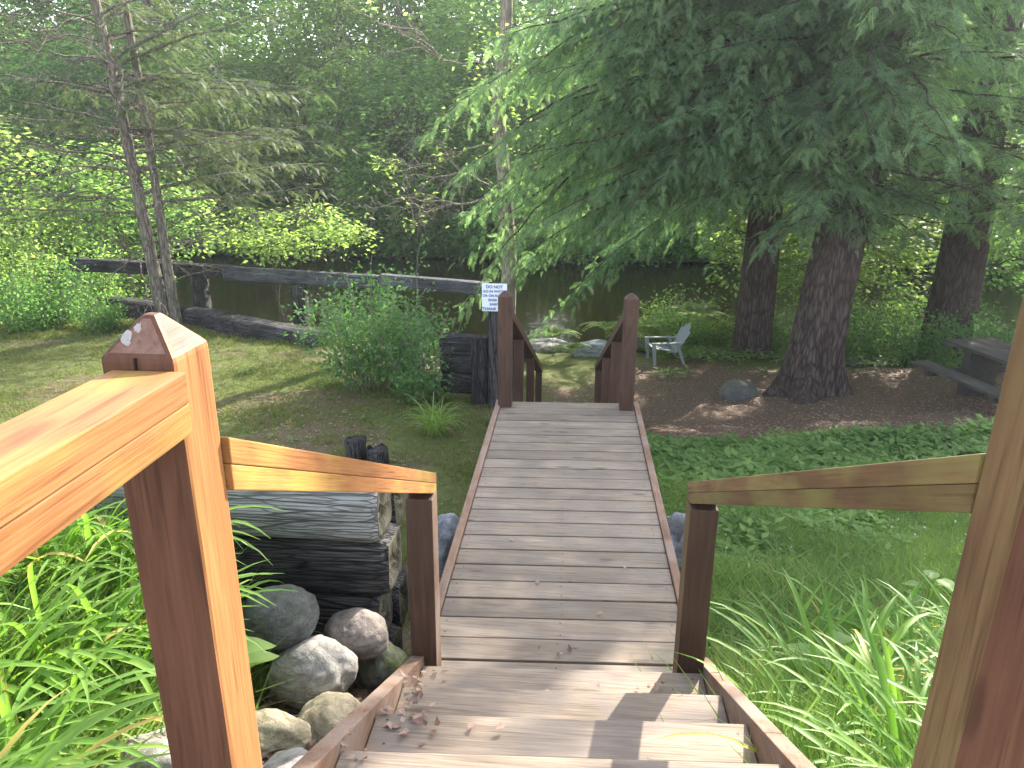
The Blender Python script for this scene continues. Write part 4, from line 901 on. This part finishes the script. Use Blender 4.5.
# tall young plants on the left lawn edge
for k, (x, y, h, lab) in enumerate(((-2.72, 4.0, .95, 'tall slender seedling with strap leaves behind the left handrail'), (-2.25, 3.9, .95, 'shorter slender seedling left of the post cap'))):
    g = np.random.default_rng(380+k); z = float(gz(x, y)); A = Acc(); A.tube([[x, y, z-.05], [x+.01, y, z+h*.5], [x-.01, y, z+h]], [.006, .005, .003], 5, .6)
    for q in range(5): blades(A, x, y, z+h*(.45+.13*q), 2, .20, .02, g, .004, (35, 70), tone=(.5, .9))
    A.build('seedling', m_lfy, None, loc=(x, y, z), label=lab, cat='plant', group='slender seedlings behind the left handrail')

# ------------------------------------------------------------------ ground cover (stuff)
def scatter(name, n, box, fn, mat, tv, tf, sz, seed, up=.5, tone=(.1, .9), dz=0.0, tilt=1.0, label=None):
    g = np.random.default_rng(seed); x = g.uniform(box[0], box[1], n); y = box[2]+(box[3]-box[2])*g.random(n)**1.25
    k = g.random(n) < fn(x, y); x, y = x[k], y[k]; n = len(x); z = gz(x, y)+dz
    if tilt: d = unit(np.stack([g.normal(size=n), g.normal(size=n), up+g.random(n)*.3], 1))
    else: d = unit(np.stack([g.normal(size=n), g.normal(size=n), np.zeros(n)], 1))
    A = Acc(); tn = np.clip(g.uniform(tone[0], tone[1], n)+vnoise(x, y, .9, 3)*.7, 0, 1)
    A.inst(tv, tf, np.stack([x, y, z], 1), frames(d, None if tilt else np.tile([0, 0, 1.], (n, 1))), np.asarray(sz(g, n, x, y)), tn)
    return A.build(name, mat, None, kind='stuff')
# tuft of 6 little blades, standing on z
def tuft_t(n, wd, seed, lean=.5, spread=.25):
    g = np.random.default_rng(seed); V = []; F = []
    for k in range(n):
        a = g.uniform(0, 2*np.pi); l = g.uniform(.6, 1.1); ln = lean*g.uniform(.4, 1.3); b = g.normal(size=2)*spread; c, s = math.cos(a), math.sin(a)
        i = len(V)
        for u, w_ in ((0, 1), (.55, .8), (1, .08)):
            r = ln*u*u*l; z = l*u*(1-.25*ln*u)
            for q in (-1, 1): V.append([b[0]+c*r-s*q*wd*w_/2, b[1]+s*r+c*q*wd*w_/2, z])
        F += [[i, i+1, i+3, i+2], [i+2, i+3, i+5, i+4]]
    return np.array(V), np.array(F)
TT, TFc = tuft_t(7, .10, 1, .8, .5)
TG, TGf = tuft_t(8, .035, 2, .7, .22)
WV = []; WF = []
for k in range(6):
    a = k*1.047+.3*(k % 2); c, s = math.cos(a), math.sin(a); e = .55 if k % 2 else .2; i0 = len(WV)
    for p in LT*[.7, .75, .7]: q = [p[0]+.12, p[1], p[2]+e*p[0]+.35+.2*(k % 3)]; WV.append([q[0]*c-q[1]*s, q[0]*s+q[1]*c, q[2]])
    WF += [[i0+j for j in f] for f in LF.tolist()]
WT = np.array(WV); WFc = np.array(WF)
def upright(name, n, box, fn, mat, tv, tf, sz, seed, tone=(.1, .9)):
    g = np.random.default_rng(seed); x = g.uniform(box[0], box[1], n); y = box[2]+(box[3]-box[2])*g.random(n)**1.2
    k = g.random(n) < fn(x, y); x, y = x[k], y[k]; n = len(x); z = gz(x, y)-.004
    a = g.uniform(0, 2*np.pi, n); R = np.zeros((n, 3, 3)); R[:, 0, 0] = np.cos(a); R[:, 0, 1] = -np.sin(a); R[:, 1, 0] = np.sin(a); R[:, 1, 1] = np.cos(a); R[:, 2, 2] = 1
    R[:, 0, 2] = g.normal(size=n)*.15; R[:, 1, 2] = g.normal(size=n)*.15
    A = Acc(); A.inst(tv, tf, np.stack([x, y, z], 1), R, sz(g, n, x, y), np.clip(g.uniform(tone[0], tone[1], n)+vnoise(x, y, .8, 3)*.8, 0, 1))
    return A.build(name, mat, None, kind='stuff')
notbridge = lambda x, y: ~((np.abs(x+.01) < .60) & (y < 5.8)) & ~((np.abs(x+.01) < .52) & (y < 10.4))
offwall = lambda x, y: ~((x < -.72) & (y > 2.7) & (y < 3.2))
upright('lawn_grass', 90000, (-12, -.5, 3.2, 13.2), lambda x, y: notbridge(x, y)*(.25+.75*(vnoise(x, y, .9, 5)+vnoise(x, y, .3, 7)*.5 < .08)), m_grassl, TT, TFc, lambda g, n, x, y: g.uniform(.02, .055, n)*(1+.9*vnoise(x, y, .45, 23)+.5*(y > 11)), 401)
upright('right_grass', 80000, (.5, 7.5, 3.2, 9.6), lambda x, y: notbridge(x, y)*(1-sst(8.2, 8.9, y+.12*(x-2)+vnoise(x, y, 1.1, 5)))*1.0, m_grass, TG, TGf, lambda g, n, x, y: g.uniform(.06, .15, n)*(1+1.2*vnoise(x, y, .7, 9)-.25*(y > 6.2)), 402)
upright('right_bank_grass', 16000, (.58, 4.0, .8, 4.2), lambda x, y: notbridge(x, y), m_grass, TG, TGf, lambda g, n, x, y: g.uniform(.14, .34, n), 403)
upright('left_bank_grass', 9000, (-4.2, -1.15, .6, 2.7), lambda x, y: (x < -1.25)+.2, m_grass, TG, TGf, lambda g, n, x, y: g.uniform(.12, .30, n), 404)
upright('ground_weeds', 15000, (.6, 6.5, 3.6, 9.4), lambda x, y: notbridge(x, y)*np.clip(.25+.9*(y > 6.3)+vnoise(x, y, .8, 11)*1.2, 0, 1)*(1-sst(8.2, 8.8, y+.12*(x-2)+vnoise(x, y, 1.1, 5))), m_weed, WT, WFc, lambda g, n, x, y: g.uniform(.035, .125, n)*(1+.5*vnoise(x, y, .5, 19)+.25*(y > 6.2)), 405)
upright('clover_patch', 16000, (.58, 5.0, 3.0, 6.8), lambda x, y: notbridge(x, y)*np.clip(.6+vnoise(x, y, .6, 13)*1.5, 0, 1), m_weed, WT*[1, 1, .6], WFc, lambda g, n, x, y: g.uniform(.03, .065, n), 406)
upright('bank_undergrowth', 9000, (-4, 13, 13.3, 16.4), lambda x, y: (gz(x, y) > -2.6)*((x < -1.6) | (x > 1.5))*np.clip(.1+vnoise(x, y, 1.0, 15)*1.6+.9*(y > 15.2)-.3*(y < 14.6), 0, 1), m_weed, WT, WFc, lambda g, n, x, y: g.uniform(.08, .2, n), 407)
upright('left_lawn_weeds', 2600, (-11, -.7, 3.3, 12.6), lambda x, y: notbridge(x, y)*np.clip(.25+vnoise(x, y, .8, 17)*1.6, 0, 1), m_weed, WT*[1, 1, .5], WFc, lambda g, n, x, y: g.uniform(.03, .055, n), 408)
upright('left_corner_undergrowth', 8000, (-7, -2.0, 2.9, 4.4), lambda x, y: offwall(x, y)*1.0*(x < -2.2-(y-3)*.6), m_weed, WT, WFc, lambda g, n, x, y: g.uniform(.12, .3, n), 409)
upright('far_bank_undergrowth', 9000, (-34, 26, 30.4, 36), lambda x, y: x*0+1, m_lfd, WT, WFc, lambda g, n, x, y: g.uniform(.3, .8, n), 410)
DLT = np.array([[0, 0, 0], [.3, .3, .12], [1, .05, .05], [.55, 0, .0], [.35, -.28, .16]]); 
scatter('leaf_litter', 16000, (-.5, 9, 9.0, 15.6), lambda x, y: needle_zone(x, y)*.9+.05, m_dead, DLT, LF, lambda g, n, x, y: g.uniform(.02, .06, n), 411, tilt=0, dz=.004)
scatter('lawn_leaf_litter', 7000, (-9, -.6, 3.2, 12.5), lambda x, y: notbridge(x, y)*(.25+.7*(needle_zone(x, y) > .3)), m_dead, DLT, LF, lambda g, n, x, y: g.uniform(.015, .05, n), 412, tilt=0, dz=.012)
scatter('bank_leaf_litter', 3200, (-1.35, -.60, .9, 2.75), lambda x, y: x*0+1, m_dead, DLT, LF, lambda g, n, x, y: g.uniform(.025, .06, n), 413, tilt=0, dz=.012)
g = np.random.default_rng(414); n = 260
x = np.where(g.random(n) < .8, g.uniform(.6, 3, n), -1); x = g.uniform(.6, 3.4, n); y = g.uniform(3.2, 6.0, n); A = Acc()
A.inst(LT1, LF1, np.stack([x, y, gz(x, y)+.05+.03*g.random(n)], 1), frames(g.normal(size=(n, 3))), g.uniform(.012, .022, n), np.full(n, .5)); A.build('clover_flowers', m_white, None, kind='stuff')
# dead leaves lying on the steps
A = Acc(); g = np.random.default_rng(415)
for (x0, y0, z0, n, sx, sy) in ((-.44, 2.03-.05, .312, 22, .035, .04), (-.42, 1.66, .467, 26, .05, .045), (-.30, 1.62, .467, 5, .08, .03), (-.46, 1.36, .622, 10, .03, .05), (.0, 2.63, .004, 5, .03, .03), (.1, 4.2, .004, 14, .3, .9), (.33, 2.22, .157, 7, .05, .02), (-.02, 1.8, .467, 2, .1, .03)):
    x = np.clip(x0+g.normal(size=n)*sx, -.49, .49); y = y0+g.normal(size=n)*sy
    if z0 > .1: y = np.clip(y, y0-.09, y0+.06)
    A.inst(DLT, LF, np.stack([x, y, z0+g.random(n)*.012], 1), frames(np.stack([g.normal(size=n), g.normal(size=n), g.normal(size=n)*.25], 1)), g.uniform(.014, .04, n), g.uniform(0, 1, n))
A.build('step_leaf_litter', m_dead, None, kind='stuff')
